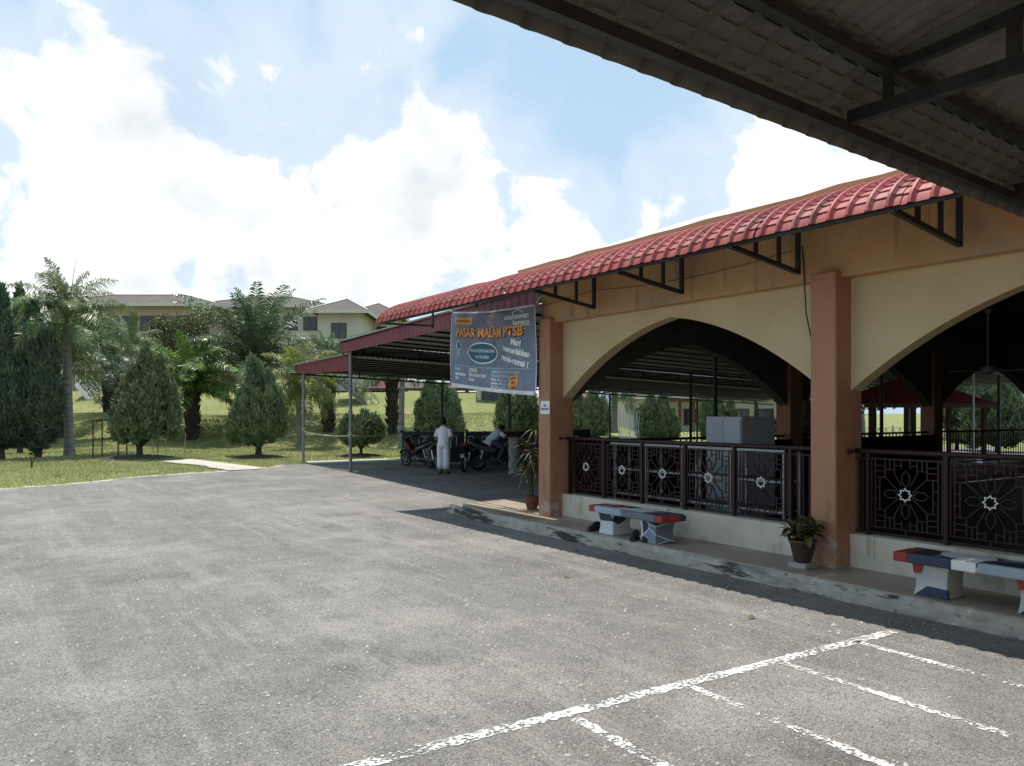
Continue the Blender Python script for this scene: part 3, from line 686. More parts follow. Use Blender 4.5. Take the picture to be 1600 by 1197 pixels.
for (x, y) in ((15.6, 28.2), (18.0, 23.2), (18.9, 28.2), (24.6, 28.2), (21.3, 20.0), (20.6, 12.3), (13.9, 12.3), (27.5, 20.5), (30.5, 28.2), (33.0, 23.2), (27.3, 12.3)):
    post(x, y, (zB(x) if y > 23.4 else zA(x))-.3, .05, M_STEEL)
# tube lights under the upper roof
for (x, y) in ((11.9, 17.8), (14.9, 18.4), (19.5, 15.5)):
    t = tag(empty('tube_light', (x, y, zA(x)-.30)), {11.9: 'white tube light nearest the arch apex under the carport roof', 14.9: 'white tube light hanging lower behind the arch opening', 19.5: 'white tube light far inside the carport roof'}[x], 'tube light', 'tube lights under the carport roof')
    g = MB(); g.box((0, 0, .09), (.08, 1.25, .05)); g.bar((0, -.4, .11), (0, -.4, .30), .02); g.bar((0, .4, .11), (0, .4, .30), .02); g.build('fitting', M_WHITE, t)
    g = MB(); g.tube([(0, -.6, .045), (0, .6, .045)], .016, 10); g.build('tube', M_WHITE, t, smooth=True)
# rope tied between the posts
M_ROPE = mat('yellow_rope', (.62, .55, .30), (.72, .66, .42), 20, .8)
def rope(p, q, sag, label, r=.014):
    p, q = Vector(p), Vector(q); g = MB(); pts = []
    for i in range(15):
        t = i/14; v = p.lerp(q, t); v.z -= sag*4*t*(1-t); pts.append(v-p)
    g.tube(pts, r, 6)
    g.tube([Vector((0.06*cos(a), .06*sin(a), .01*a)) for a in np.linspace(0, 4*pi, 20)], r*.9, 5)
    return tag(g.build('rope', M_ROPE, smooth=True, loc=p), label, 'rope')
rope((9.77, 28.1, 1.13), (9.37, 22.71, 1.10), .07, 'pale yellow rope tied between the two outer carport posts')
rope((9.37, 22.71, 1.10), (12.45, 25.35, 1.10), .06, 'pale yellow rope from the nearer post to the black panels')

# ------------------------------------------------------------------ iron railings
def seg(mb, a, b, w=.011, dep=.014):
    mb.bar((0, a[0], a[1]), (0, b[0], b[1]), dep, w)
def star_outline(r1, r2, w, th):
    mb = MB(); n = 16
    o = [((r1 if k % 2 == 0 else r2)*cos(pi*k/8+pi/2), (r1 if k % 2 == 0 else r2)*sin(pi*k/8+pi/2)) for k in range(n)]
    i_ = [(x*(1-w), y*(1-w)) for x, y in o]
    V = [(-th/2, *p) for p in o]+[(-th/2, *p) for p in i_]+[(th/2, *p) for p in o]+[(th/2, *p) for p in i_]; F = []
    for k in range(n):
        q = (k+1) % n; F += [(k, q, n+q, n+k), (2*n+k, 3*n+k, 3*n+q, 2*n+q), (k, 2*n+k, 2*n+q, q), (n+k, n+q, 3*n+q, 3*n+k)]
    return mb.add(V, F)
PW = .82; PH = .86
def panel_mesh():
    mb = MB(); W2 = PW/2
    L_ = []
    hx = lambda *p: [(p[i], p[i+1]) for i in range(len(p)-1)]
    L_ += hx((-W2, .36), (W2, .36)) + hx((-W2, -.36), (W2, -.36)) + hx((-W2, -.42), (W2, -.42))
    for sx in (-1, 1):
        L_ += hx((sx*.33, -.36), (sx*.33, .36))
        for sy in (-1, 1):
            L_ += hx((sx*.22, sy*.36), (sx*.22, sy*.17)) + hx((sx*.12, sy*.36), (sx*.12, sy*.22))
            L_ += hx((sx*.33, sy*.29), (sx*.22, sy*.29)) + hx((sx*.33, sy*.235), (sx*.22, sy*.235)) + hx((sx*.33, sy*.17), (sx*.22, sy*.17), (sx*.07, sy*.03))
            L_ += hx((sx*.22, sy*.25), (sx*.12, sy*.25)) + hx((sx*.12, sy*.22), (sx*.045, sy*.085))
        L_ += hx((sx*.08, 0), (sx*.115, .040), (sx*.19, .040), (sx*.235, 0), (sx*.19, -.040), (sx*.115, -.040), (sx*.08, 0))
        L_ += hx((0, sx*.08), (.040, sx*.125), (.040, sx*.20), (0, sx*.25), (-.040, sx*.20), (-.040, sx*.125), (0, sx*.08))
    for sx in (-1, 1):
        L_ += hx((sx*.28, .17), (sx*.28, -.17)) + hx((sx*.28, .06), (sx*.33, .06)) + hx((sx*.28, -.06), (sx*.33, -.06)) + hx((sx*.17, sx*.36), (sx*.17, sx*.25)) + hx((-sx*.17, sx*.36), (-sx*.17, sx*.25)) + hx((-.12, sx*.30), (-.045, sx*.30)) + hx((.12, sx*.30), (.045, sx*.30)) + hx((-.045, sx*.36), (-.045, sx*.27)) + hx((.045, sx*.36), (.045, sx*.27)) + hx((sx*.37, -.36), (sx*.37, .36))
    L_ += hx((0, -.36), (0, -.42))
    for a, b in L_: seg(mb, a, b)
    return mb.mesh('panel', M_IRON)
PANEL = panel_mesh(); STAR = star_outline(.074, .050, .20, .02).mesh('star', M_WHITE)
BAR = (lambda g: g.mesh('bar', M_IRON))(MB().bar((0, 0, -.42), (0, 0, .36), .014, .014))
POST = (lambda g: g.mesh('post', M_IRON))(MB().bar((0, 0, -.46), (0, 0, .42), .04, .045))
def railing(y_top, y_bot, panel_ys, bar_ys, post_ys, label, x=7.86, zc=.955, ball=True):
    r_ = tag(empty('iron_railing', (x, (y_top+y_bot)/2, zc)), label, 'railing'); yo = (y_top+y_bot)/2
    g = MB(); g.tube([(0, y_bot-yo, .435), (0, y_top-yo, .435)], .028, 10); g.build('handrail', M_IRON, r_, smooth=True)
    for yy in (y_bot, y_top):
        g = MB(); g.ball((-.19 if ball else 0, 0, 0), .03); g.bar((-.19, 0, 0), (0, 0, 0), .02); g.build('rail_end_knob', M_IRON, r_, smooth=True, loc=(0, yy-yo+(-.05 if yy > yo else .05), .435))
    for y in panel_ys:
        p = link('panel', PANEL, r_, loc=(0, y-yo, 0)); link('star', STAR, p, loc=(-.012, 0, 0))
    for y in bar_ys: link('bar', BAR, r_, loc=(0, y-yo, 0))
    for y in post_ys: link('post', POST, r_, loc=(0, y-yo, 0))
    for yy in bar_ys: pass
    for (a, b) in ((max(y_bot, min(panel_ys)-2), y_top),):
        for z in (.36, -.42):
            g = MB(); g.bar((0, y_bot-yo, z), (0, y_top-yo, z), .012, .016); g.build('rail', M_IRON, r_)
    return r_
ps = [9.56-.833*k for k in range(5)]
railing(10.03, 5.30, ps, [5.72, 5.64, 5.56, 5.48, 5.40, 9.99], [ps[0]+.416]+[p-.416 for p in ps], 'dark brown iron railing with five white stars in the far arch bay')
ps = [4.43-.82*k for k in range(5)]
railing(4.985, .25, ps, [4.94, 4.90, .6, .5, .4], [ps[0]+.41]+[p-.41 for p in ps], 'dark brown iron railing with white stars behind the nearer bench')
# railing in the end wall, plain bars
def bar_railing(x0, x1, y, label):
    r_ = tag(empty('bar_railing', ((x0+x1)/2, y, .45)), label, 'railing'); w = x1-x0
    g = MB(); g.bar((-w/2, 0, .88), (w/2, 0, .88), .045, .045); g.build('handrail', M_IRON, r_)
    g = MB(); g.bar((-w/2, 0, .10), (w/2, 0, .10), .03, .03); g.build('rail', M_IRON, r_)
    bm_ = MB().bar((0, 0, .1), (0, 0, .86), .016, .016).mesh('bar', M_IRON)
    for k in range(int(w/.14)): link('bar', bm_, r_, loc=(-w/2+.1+k*.14, 0, 0))
for (x0, x1), lb in zip(ex, ('dark bar railing in the end arch behind the far bay', 'dark bar railing in the middle end arch deep inside the hall', 'dark bar railing in the last end arch deep inside the hall')):
    bar_railing(x0, x1, 10.2, lb)

# ------------------------------------------------------------------ inside the hall
M_LAMI = mat('dark_shelf_board', (.035, .022, .02), (.06, .035, .03), 3, .5)
M_OFFW = mat('dull_white_tube', (.42, .42, .40), (.52, .52, .50), 5, .5)
def rack(x, y, L_, label):
    r_ = tag(empty('shoe_rack', (x, y, .10)), label, 'rack', 'shoe racks inside the far bay')
    for yy in (-L_/2, 0, L_/2):
        for xx in (0, .32):
            g = MB(); g.bar((xx, yy, 0), (xx, yy, 1.18), .03); g.build('leg', M_OFFW, r_)
    for z in (.38, .78):
        for xx in (0, .32):
            g = MB(); g.bar((xx, -L_/2, z), (xx, L_/2, z), .026); g.build('rail', M_OFFW, r_)
        g = MB(); g.span((.02, -L_/2+.02, z+.015), (.30, L_/2-.02, z+.03)); g.build('shelf', M_LAMI, r_)
    g = MB(); g.span((-.04, -L_/2-.05, 1.185), (.36, L_/2+.05, 1.21)); g.build('top_board', M_LAMI, r_)
    g = MB(); g.bar((-.052, -L_/2-.05, 1.195), (-.052, L_/2+.05, 1.195), .02, .03); g.build('edge_strip', M_OFFW, r_)
rack(8.75, 9.15, 1.5, 'white tube shoe rack with dark top nearest the far column')
rack(8.75, 7.45, 1.75, 'white tube shoe rack with dark top behind the middle railing stars')
M_GREYBOX = mat('grey_laminate', (.50, .52, .55), (.55, .57, .60), 2, .45, spec=.4)
cb = tag(empty('grey_cabinet', (10.0, 8.33, .10)), 'pale grey cabinet standing inside the hall beyond the railing', 'cabinet')
ca = 0.0
g = MB(); g.box((0, 0, .865), (.80, .70, 1.55), rz=ca); g.build('body', M_GREYBOX, cb, bevel=.008)
g = MB(); g.box((0, 0, .04), (.7, .6, .08), rz=ca); g.build('base', M_STEEL, cb)
for s in (-1, 1):
    g = MB(); q = Matrix.Rotation(ca, 3, 'Z') @ Vector((-.411, s*.172, .86)); g.box(q, (.02, .335, 1.48), rz=ca); g.build('door', M_GREYBOX, cb, bevel=.004)
# boards added to darken the foot of the end arches, standing in for shade
M_SHADEFILL = mat('shade_fill_board', (.030, .014, .014), (.05, .024, .022), 3, .6)
for (x0, x1), lb in zip(ex[:2], ('dark maroon screen added as shade at the foot of the end arch', 'dark maroon screen added as shade in the middle end arch')):
    t = tag(empty('shade_fill_screen', ((x0+x1)/2, 10.0, .10)), lb, 'screen'); w = (x1-x0)/8; bm_ = MB().span((.006, -.015, 0), (w-.006, .015, 1.17)).mesh('board', M_SHADEFILL)
    for k in range(8): link('board', bm_, t, loc=(-(x1-x0)/2+k*w, 0, 0))
# ceiling fan
fan = tag(empty('ceiling_fan', (15.9, 7.36, 3.78)), 'three-bladed ceiling fan hanging in the dark hall', 'fan')
M_FAN = mat('fan_enamel', (.35, .35, .34), (.42, .42, .41), 5, .35, spec=.5)
g = MB(); g.tube([(0, 0, 0), (0, 0, -1.1)], .016, 8); g.lathe([(.02, -.01), (.07, -.015), (.05, -.09), (.02, -.10)], 14); g.build('rod', M_FAN, fan, smooth=True)
g = MB(); g.lathe([(.02, -1.08), (.10, -1.10), (.13, -1.15), (.13, -1.20), (.06, -1.25), (.01, -1.26)], 18); g.build('motor', M_FAN, fan, smooth=True)
for k in range(3):
    g = MB(); g.box((.42, 0, -1.19), (.58, .12, .008)); g.build('blade', M_FAN, fan, rot=(0, 0, R(25+120*k)))
cab = MB(); pts = [(7.60, 5.47, 3.66), (7.585, 5.44, 3.35), (7.57, 5.40, 2.9), (7.60, 5.34, 2.55), (7.70, 5.30, 2.28), (7.76, 5.28, 2.1)]
cab.tube([Vector(p)-Vector(pts[0]) for p in pts], .008, 6); tag(cab.build('hanging_cable', M_STEEL, smooth=True, loc=pts[0]), 'thin black cable hanging from the beam beside the middle column', 'cable')
# slack wires under the awning
for i, (ya, yb, lb) in enumerate(((12.3, 9.0, 'thin slack wire strung under the awning above the banner'), (9.0, 5.5, 'thin slack wire strung under the awning over the far arch'))):
    g = MB(); g.tube([(0, (yb-ya)*t, -.09*4*t*(1-t)) for t in np.linspace(0, 1, 12)], .005, 5); tag(g.build('wire', M_STEEL, loc=(7.52, ya, 3.62)), lb, 'wire')

# ------------------------------------------------------------------ benches
def bench_material(name, seed, base=0):
    m = bpy.data.materials.new(name); m.use_nodes = True; nt = m.node_tree; N = nt.nodes.new; L = nt.links.new
    b = nt.nodes['Principled BSDF']; b.inputs['Roughness'].default_value = .45
    tc = N('ShaderNodeTexCoord'); mp = N('ShaderNodeMapping'); mp.inputs['Location'].default_value = (seed*1.37, seed*.71, seed*.33); mp.inputs['Scale'].default_value = (2.6, 2.9, 3.4); L(tc.outputs['Object'], mp.inputs[0])
    v = N('ShaderNodeTexVoronoi'); v.inputs['Scale'].default_value = 1.0; L(mp.outputs[0], v.inputs['Vector'])
    e = N('ShaderNodeTexVoronoi'); e.feature = 'DISTANCE_TO_EDGE'; e.inputs['Scale'].default_value = 1.0; L(mp.outputs[0], e.inputs['Vector'])
    wn = N('ShaderNodeTexWhiteNoise'); L(v.outputs['Position'], wn.inputs['Vector'])
    cr = N('ShaderNodeValToRGB'); cr.color_ramp.interpolation = 'CONSTANT'; el = cr.color_ramp.elements
    pal = [(0, (.028, .045, .085)), (.26, (.17, .21, .27)), (.46, (.025, .03, .035)), (.60, (.55, .57, .57)), (.80, (.26, .035, .03))]
    el[0].color = (*pal[0][1], 1); el[1].position = pal[1][0]; el[1].color = (*pal[1][1], 1)
    for p, c in pal[2:]:
        q = el.new(p); q.color = (*c, 1)
    L(wn.outputs['Value'], cr.inputs[0])
    mr = N('ShaderNodeMapRange'); mr.inputs['From Min'].default_value = .018; mr.inputs['From Max'].default_value = .026; L(e.outputs['Distance'], mr.inputs['Value'])
    mx = N('ShaderNodeMix'); mx.data_type = 'RGBA'; mx.inputs['A'].default_value = (.02, .02, .022, 1) if base else (.6, .61, .6, 1); L(mr.outputs[0], mx.inputs['Factor']); L(cr.outputs[0], mx.inputs['B'])
    col = noise_mix(nt, tc.outputs['Object'], mx.outputs['Result'], (.25, .24, .22), 9, .62, .72, .5)
    L(col, b.inputs['Base Color']); return m
M_RED = mat('red_enamel', (.27, .035, .03), (.33, .05, .04), 6, .45); M_NAVY = mat('navy_enamel', (.025, .04, .075), (.04, .06, .10), 6, .45)
M_PALE = mat('pale_blue_enamel', (.27, .33, .40), (.36, .42, .48), 6, .45)
M_SLATE = mat('slate_enamel', (.11, .125, .15), (.16, .175, .20), 6, .45); M_BONE = mat('off_white_enamel', (.42, .43, .42), (.52, .53, .52), 6, .5)
def bench(x, y, rz, label, seed, dark):
    r_ = tag(empty('painted_bench', (x, y, .15), rz), label, 'bench', 'painted concrete benches on the walkway'); r_.scale = (1, .93, 1)
    mB = bench_material('bench_paint_%d' % seed, seed, dark)
    g = MB(); poly = [(-.21, -.80), (.21, -.80), (.21, .80), (-.21, .80)]; g.prism(poly, .29, .37, 'Z'); g.build('seat', mB, r_, bevel=.012)
    # end blocks painted red
    for s in (-1, 1):
        g = MB(); g.span((-.213, s*.803, .287), (.10, s*.66, .373)); g.build('painted_end', M_RED, r_, bevel=.008)
    segs = ((-.66, .02, M_PALE), (.02, .25, M_WHITE), (.25, .66, M_NAVY)) if dark else ((.05, .66, M_PALE), (-.66, .05, M_SLATE))
    for (y0, y1, mm) in segs:
        g = MB(); g.span((-.216 if mm is not M_WHITE else -.222, y0+.006, .286), (.0 if mm is M_WHITE else -.15, y1-.006, .3735)); g.build('painted_edge', mm, r_, bevel=.006)
    for s in (-1, 1):
        g = MB(); w0, w1, d0, d1 = .17, .14, .19, .17
        rr = [[(sx*d, s*.46+sy*w, z) for sx, sy in ((-1, -1), (1, -1), (1, 1), (-1, 1))] for (w, d, z) in ((.165, .17, 0), (.15, .155, .08), (.148, .15, .16), (.17, .17, .29))]
        g.loft(rr); lg = g.build('leg', mB if not dark else M_BONE, r_, bevel=.008)
        if dark:
            g = MB(); g.prism([(s*.46-.168, .002), (s*.46-.155, .085), (s*.46+.03, .095), (s*.46+.15, .002)], -.173, -.14, 'X'); g.build('painted_foot', M_NAVY, lg)
            g = MB(); g.prism([(s*.46+.172, .287), (s*.46+.06, .287), (s*.46+.09, .21), (s*.46+.155, .195)], -.176, -.14, 'X'); g.build('painted_patch', M_RED, lg)
bench(7.18, 7.72, R(-3), 'painted concrete bench with shoes under it before the far arch', 3, 0)
bench(7.22, 3.32, R(2), 'red, navy and white painted bench at the right edge of the photo', 8, 1)
# shoes
M_SHOE = mat('black_shoe_leather', (.012, .012, .013), (.03, .028, .026), 8, .5); M_SOLE = mat('shoe_sole', (.05, .045, .04), None, rough=.8)
def shoe_meshes():
    g = MB(); rings = []
    for (x, w, h, z0) in ((-.135, .028, .05, .02), (-.12, .036, .10, .02), (-.06, .037, .105, .02), (-.01, .040, .085, .02), (.05, .046, .062, .02), (.10, .044, .048, .02), (.14, .028, .034, .02)):
        rings.append([(x, w*cos(a), z0+h*.5+h*.5*sin(a)) for a in np.linspace(0, 2*pi, 11)[:-1]])
    g.loft(rings); up = g.mesh('upper', M_SHOE, smooth=True)
    g = MB(); out = [(x, w) for x, w in ((-.14, .02), (-.12, .037), (-.04, .036), (.05, .047), (.11, .044), (.148, .02))]
    g.prism(out+[(x, -w) for x, w in out[::-1]], 0, .024, 'Z'); return up, g.mesh('sole', M_SOLE)
UP, SOLE = shoe_meshes()
for (x, y, a, lb) in ((7.12, 8.50, 200, 'black shoe under the far end of the bench, nearer the kerb'), (7.30, 8.56, 185, 'black shoe under the far end of the bench, nearer the wall'), (7.04, 7.58, 215, 'dark shoe under the middle of the bench, left of its pair'), (7.06, 7.42, 230, 'dark shoe under the middle of the bench, right of its pair')):
    s = tag(empty('shoe', (x, y, .15), R(a)), lb, 'shoe', 'shoes left under the bench'); link('upper', UP, s); link('sole', SOLE, s)

# ------------------------------------------------------------------ potted plants
M_CROTON = foliage('dark_variegated_leaf', (.04, .06, .02), (.13, .11, .035), 9, .4, .12, .35)
M_POT = mat('brown_glazed_pot', (.035, .022, .016), (.07, .042, .03), 5, .35, spec=.5); M_SOIL = mat('potting_soil', (.03, .02, .014), (.06, .04, .03), 20, .95)
def leaf_mesh(name, L_, W_, m, droop=.25, fold=.2, n=6):
    V = []; F = []
    for i in range(n+1):
        t = i/n; w = W_*sin(pi*min(1, t*.92+.06))**.8 if 0 < i < n else .004; x = L_*t*(1-.25*droop*t); z = L_*(.12*t-droop*t*t)
        V += [(x, -w, z+fold*w), (x, 0, z), (x, w, z+fold*w)]
    for i in range(n):
        a = i*3; F += [(a, a+3, a+4, a+1), (a+1, a+4, a+5, a+2)]
    me = bpy.data.meshes.new(name); me.from_pydata(V, [], F); me.materials.append(m); me.polygons.foreach_set('use_smooth', [True]*len(F)); return me
LF = [leaf_mesh('leaf', .22, .042, M_CROTON, d, .25) for d in (.1, .35, .6)]
pp = tag(empty('potted_plant', (7.26, 5.22, .15)), 'bushy potted plant with dark pointed leaves beside the middle column', 'potted plant')
g = MB(); g.lathe([(.085, .06), (.105, .13), (.125, .22), (.138, .27), (.148, .275), (.148, .295), (.125, .295), (.115, .26)], 20, caps=True); g.build('pot', M_POT, pp, smooth=True)
g = MB(); g.lathe([(.01, .272), (.118, .268)], 16); g.build('soil', M_SOIL, pp)
rg = random.Random(12)
for s in range(9):
    a0 = rg.uniform(0, 2*pi); tip = Vector((.13*cos(s*.7), .13*sin(s*.7), rg.uniform(.34, .48)))
    g = MB(); g.tube([(0.03*cos(s), .03*sin(s), .26), tip*.6+Vector((0, 0, .13)), tip], [.009, .008, .005], 6); st = g.build('stem', M_CROTON, pp)
    for k in range(10):
        q = rg.uniform(.45, 1.0); p = Vector((0, 0, .26)).lerp(tip, q)
        link('leaf', LF[rg.randrange(3)], pp, loc=p, rot=(rg.uniform(-.3, .3), -rg.uniform(-.2, .9), rg.uniform(0, 2*pi)), scale=rg.uniform(.65, 1.05))
bl = MB(); bl.span((7.15, 5.11, .15), (7.37, 5.33, .21)); tag(bl.build('concrete_block', M_CONC, bevel=.008), 'low concrete block under the bushy potted plant', 'block')
pp.location.z = .155
# tall drooping plant behind the end column
M_DROOP = foliage('drooping_strap_leaf', (.03, .045, .014), (.11, .095, .04), 6, .6, .15, .5)
DL = [leaf_mesh('leaf', .55, .022, M_DROOP, d, .3, 8) for d in (.5, .8, 1.1)]
tp = tag(empty('tall_potted_plant', (7.80, 10.95, .15)), 'tall drooping strap-leaved plant in a pot behind the end column', 'potted plant')
g = MB(); g.lathe([(.08, 0), (.11, .10), (.125, .22), (.135, .24), (.115, .24), (.105, .20)], 18); g.build('pot', mat('terracotta_pot', (.12, .05, .03), (.17, .075, .05), 5, .7), tp, smooth=True)
for s in range(4):
    top = Vector((rg.uniform(-.12, .12), rg.uniform(-.12, .12), rg.uniform(.9, 1.7))); g = MB(); g.tube([(0, 0, .2), top*.5+Vector((.03, 0, .1)), top], [.018, .014, .01], 6); g.build('stem', M_DROOP, tp)
    for k in range(34):
        q = rg.uniform(.25, 1.0)
        link('leaf', DL[rg.randrange(3)], tp, loc=Vector((0, 0, .25)).lerp(top, q), rot=(rg.uniform(-.3, .3), -rg.uniform(-.2, .8), rg.uniform(0, 2*pi)), scale=rg.uniform(.4, .75))

# ------------------------------------------------------------------ banner
def banner_extra(nt, vec, col, b):
    col = noise_mix(nt, vec, col, (.22, .15, .17), 2.2, .50, .68, .8)
    col = noise_mix(nt, vec, col, (.36, .38, .42), 6, .58, .72, .55)
    col = noise_mix(nt, vec, col, (.07, .085, .12), 4.5, .56, .7, .6, stretch=(2.2, 1, .5))
    return noise_mix(nt, vec, col, (.34, .20, .13), 9, .66, .74, .5)
M_BAN = mat('printed_vinyl', (.12, .16, .25), (.19, .23, .33), 3, .5, spec=.4, extra=banner_extra)
B_L = Vector((7.80, 13.72, 2.34)); B_D = Vector((-.37, -3.40, 0)).normalized()*1.13; B_N = Vector((B_D.y, -B_D.x, 0)).normalized(); BW, BH = 3.02, 1.48
def bwave(a, b):
    e = min(a, BW-a)/BW
    return .022*sin(a*3.1+.6)*(.4+b/BH*.6) + .018*sin(a*5.2+b*3.0) + .03*max(0, (b-1.15))*sin(a*9-b*6)
def bpos(a, b, off=0.0):
    z = b - .26*(a/BW) - (.05*sin(pi*a/BW)*(b/BH) if b > 0 else 0) - .025*sin(pi*a/BW)*(1-b/BH)
    return B_D*a + Vector((0, 0, z)) + B_N*(bwave(a, b)+off)
ban = tag(empty('vinyl_banner', B_L), 'printed night market banner PASAR MALAM PTSB hung beside the end column', 'banner')
def bgrid(a0, a1, b0, b1, na, nb_, off, m, name, back=True):
    V = []; F = []
    offs = (off, off-.0035) if back else (off,)
    for q in offs:
        for i in range(na+1):
            for j in range(nb_+1): V.append(bpos(a0+(a1-a0)*i/na, b0+(b1-b0)*j/nb_, q))
    k = (na+1)*(nb_+1)
    for i in range(na):
        for j in range(nb_):
            a = i*(nb_+1)+j; F.append((a, a+nb_+1, a+nb_+2, a+1))
            if back: F.append((k+a+1, k+a+nb_+2, k+a+nb_+1, k+a))
    me = bpy.data.meshes.new(name); me.from_pydata(V, [], F); me.materials.append(m); me.polygons.foreach_set('use_smooth', [True]*len(F)); return link(name, me, ban)
bgrid(0, BW, 0, BH, 80, 40, 0, M_BAN, 'sheet')
M_HEM = mat('white_vinyl_hem', (.62, .63, .66), (.72, .72, .74), 4, .5)
for (a0, a1, b0, b1) in ((0, BW, 0, .065), (0, BW, BH-.03, BH), (0, .022, .065, BH-.03), (BW-.022, BW, .065, BH-.03)):
    bgrid(a0, a1, b0, b1, 80 if a1-a0 > 1 else 2, 2 if a1-a0 > 1 else 40, .0045, M_HEM, 'hem', False)
def flatcol(name, c, rough=.5): return mat(name, c, None, rough=rough)
C_OR = flatcol('print_orange', (.78, .33, .07)); C_RED = flatcol('print_dark_red', (.20, .03, .03)); C_WH = flatcol('print_white', (.78, .78, .78)); C_TEAL = flatcol('print_teal', (.02, .10, .16)); C_PK = flatcol('print_pink', (.52, .24, .30)); C_CY = flatcol('print_pale_blue', (.42, .56, .62)); C_BR = flatcol('print_brown', (.25, .08, .02))
def bend(me, off):
    """subdivide long edges, then lay the flat lettering on the waved sheet"""
    bm = bmesh.new(); bm.from_mesh(me); bmesh.ops.triangulate(bm, faces=bm.faces)
    for v in bm.verts: v.co = bpos(v.co.x, v.co.y, off)
    bm.to_mesh(me); bm.free()
def lettering(txt, a, b, size, m, rot=0.0, align='LEFT', off=.0075, sx=1.0, bold=0.0, width=None, name='lettering'):
    cu = bpy.data.curves.new('lettering', 'FONT'); cu.body = txt; cu.size = size; cu.align_x = align; cu.offset = bold; cu.resolution_u = 2
    o = bpy.data.objects.new('lettering', cu); COL.objects.link(o); dg = bpy.context.evaluated_depsgraph_get(); dg.update()
    me = bpy.data.meshes.new_from_object(o.evaluated_get(dg)); bpy.data.objects.remove(o)
    if width:
        xs = [v.co.x for v in me.vertices]; w = max(xs)-min(xs); sx = width/w if w else 1
    cr, sr = cos(rot), sin(rot)
    for v in me.vertices:
        x, y = v.co.x*sx, v.co.y; v.co = (a+x*cr-y*sr, b+x*sr+y*cr, 0)
    me.materials.clear(); me.materials.append(m); bend(me, off)
    return link(name, me, ban)
def disc(ca, cb_, ra, rb, m, off, name, inner=0.0, n=40):
    V = []; F = []
    for k in range(n):
        t = 2*pi*k/n; V.append(bpos(ca+ra*cos(t), cb_+rb*sin(t), off))
        V.append(bpos(ca+(ra-.03)*cos(t)*1.0 if inner else ca, cb_+(rb-.022)*sin(t) if inner else cb_, off))
    for k in range(n):
        q = (k+1) % n; F.append((2*k, 2*q, 2*q+1, 2*k+1))
    if not inner:   # fan of rings so that it follows the sheet
        V = []; F = []
        for j in range(6):
            for k in range(n):
                t = 2*pi*k/n; f = (j+.001)/5; V.append(bpos(ca+ra*f*cos(t), cb_+rb*f*sin(t), off))
        for j in range(5):
            for k in range(n): F.append((j*n+k, (j+1)*n+k, (j+1)*n+(k+1) % n, j*n+(k+1) % n))
    me = bpy.data.meshes.new(name); me.from_pydata(V, [], F); me.materials.append(m); return link(name, me, ban)
lettering('PASAR MALAM PTSB', .245, .985, .235, C_RED, bold=.012, width=2.42, off=.006)
lettering('PASAR MALAM PTSB', .225, 1.0, .235, C_OR, bold=.008, width=2.40, off=.009)
lettering('*', 2.64, .985, .20, C_OR, bold=.004, off=.009)
disc(1.25, .70, .545, .20, C_TEAL, .006, 'oval'); disc(1.25, .70, .545, .20, C_WH, .008, 'oval_rim', 1)
lettering('PELBAGAI JENIS MAKANAN', 1.25, .715, .085, C_CY, align='CENTER', bold=.003, width=.86, off=.010)
lettering('DAN MINUMAN', 1.25, .60, .085, C_CY, align='CENTER', bold=.003, width=.48, off=.010)
lettering('Mari', 2.30, .86, .15, C_WH, rot=R(-10), bold=.007, sx=1.05)
lettering('memeriahkan', 2.02, .76, .145, C_WH, rot=R(-10), bold=.007, width=.82)
lettering('ramai-ramai !', 1.95, .60, .145, C_WH, rot=R(-10), bold=.007, width=.86)
bgrid(.20, BW-.12, .425, .434, 40, 1, .006, C_CY, 'rule', False)
lettering('WAKTU', .22, .335, .075, C_CY, bold=.003, width=.19)
lettering('4.30PM HINGGA', .22, .235, .075, C_WH, bold=.003, width=.40)
lettering('11PM', .22, .155, .075, C_WH, bold=.003, width=.13)
lettering('LOKASI', .72, .335, .095, C_WH, bold=.005, width=.34)
lettering('PERKARANGAN PUSAT', .72, .245, .085, C_WH, bold=.003, width=.68)
lettering('ISLAM', .72, .155, .085, C_WH, bold=.003, width=.20)
lettering('SEBARANG PERTANYAAN', 1.60, .345, .07, C_CY, bold=.002, width=.98)
lettering('BOLEH HUBUNGI :', 1.60, .275, .07, C_CY, bold=.002, width=.68)
for k, (t, w) in enumerate((('Wafi - 01', .52), ('Hakim - 01', .58), ('Ali - 01', .45))):
    lettering(t+'23456789'[:0]+'- - - - - -', 1.60, .205-.065*k, .062, C_WH, bold=.002, width=w)
bgrid(.17, .88, 1.235, 1.365, 20, 4, .006, C_OR, 'label_patch', False); lettering('JOM RAMAI-RAMAI', .525, 1.275, .07, C_BR, align='CENTER', bold=.002, width=.58, off=.009)
for (cx_, cy_, ra) in ((1.52, 1.33, .18), (1.66, 1.28, .24)):
    disc(cx_, cy_, ra, ra*.45, C_PK, .0055, 'pink_logo_stroke', 1, 28)
lettering('usahawan', 2.08, 1.285, .14, C_WH, bold=.003, width=.72); lettering('kampus', 2.36, 1.185, .115, C_WH, bold=.003, width=.46); bgrid(2.34, 2.86, 1.155, 1.167, 10, 1, .006, C_WH, 'logo_rule', False)
for (p, q) in (((2.30, 1.37), (2.50, 1.435)), ((2.50, 1.435), (2.66, 1.385))):
    me = bpy.data.meshes.new('logo_rule'); me.from_pydata([bpos(p[0], p[1], .007), bpos(q[0], q[1], .007), bpos(q[0], q[1]+.014, .007), bpos(p[0], p[1]+.014, .007)], [], [(0, 1, 2, 3)]); me.materials.append(C_WH); link('logo_rule', me, ban)
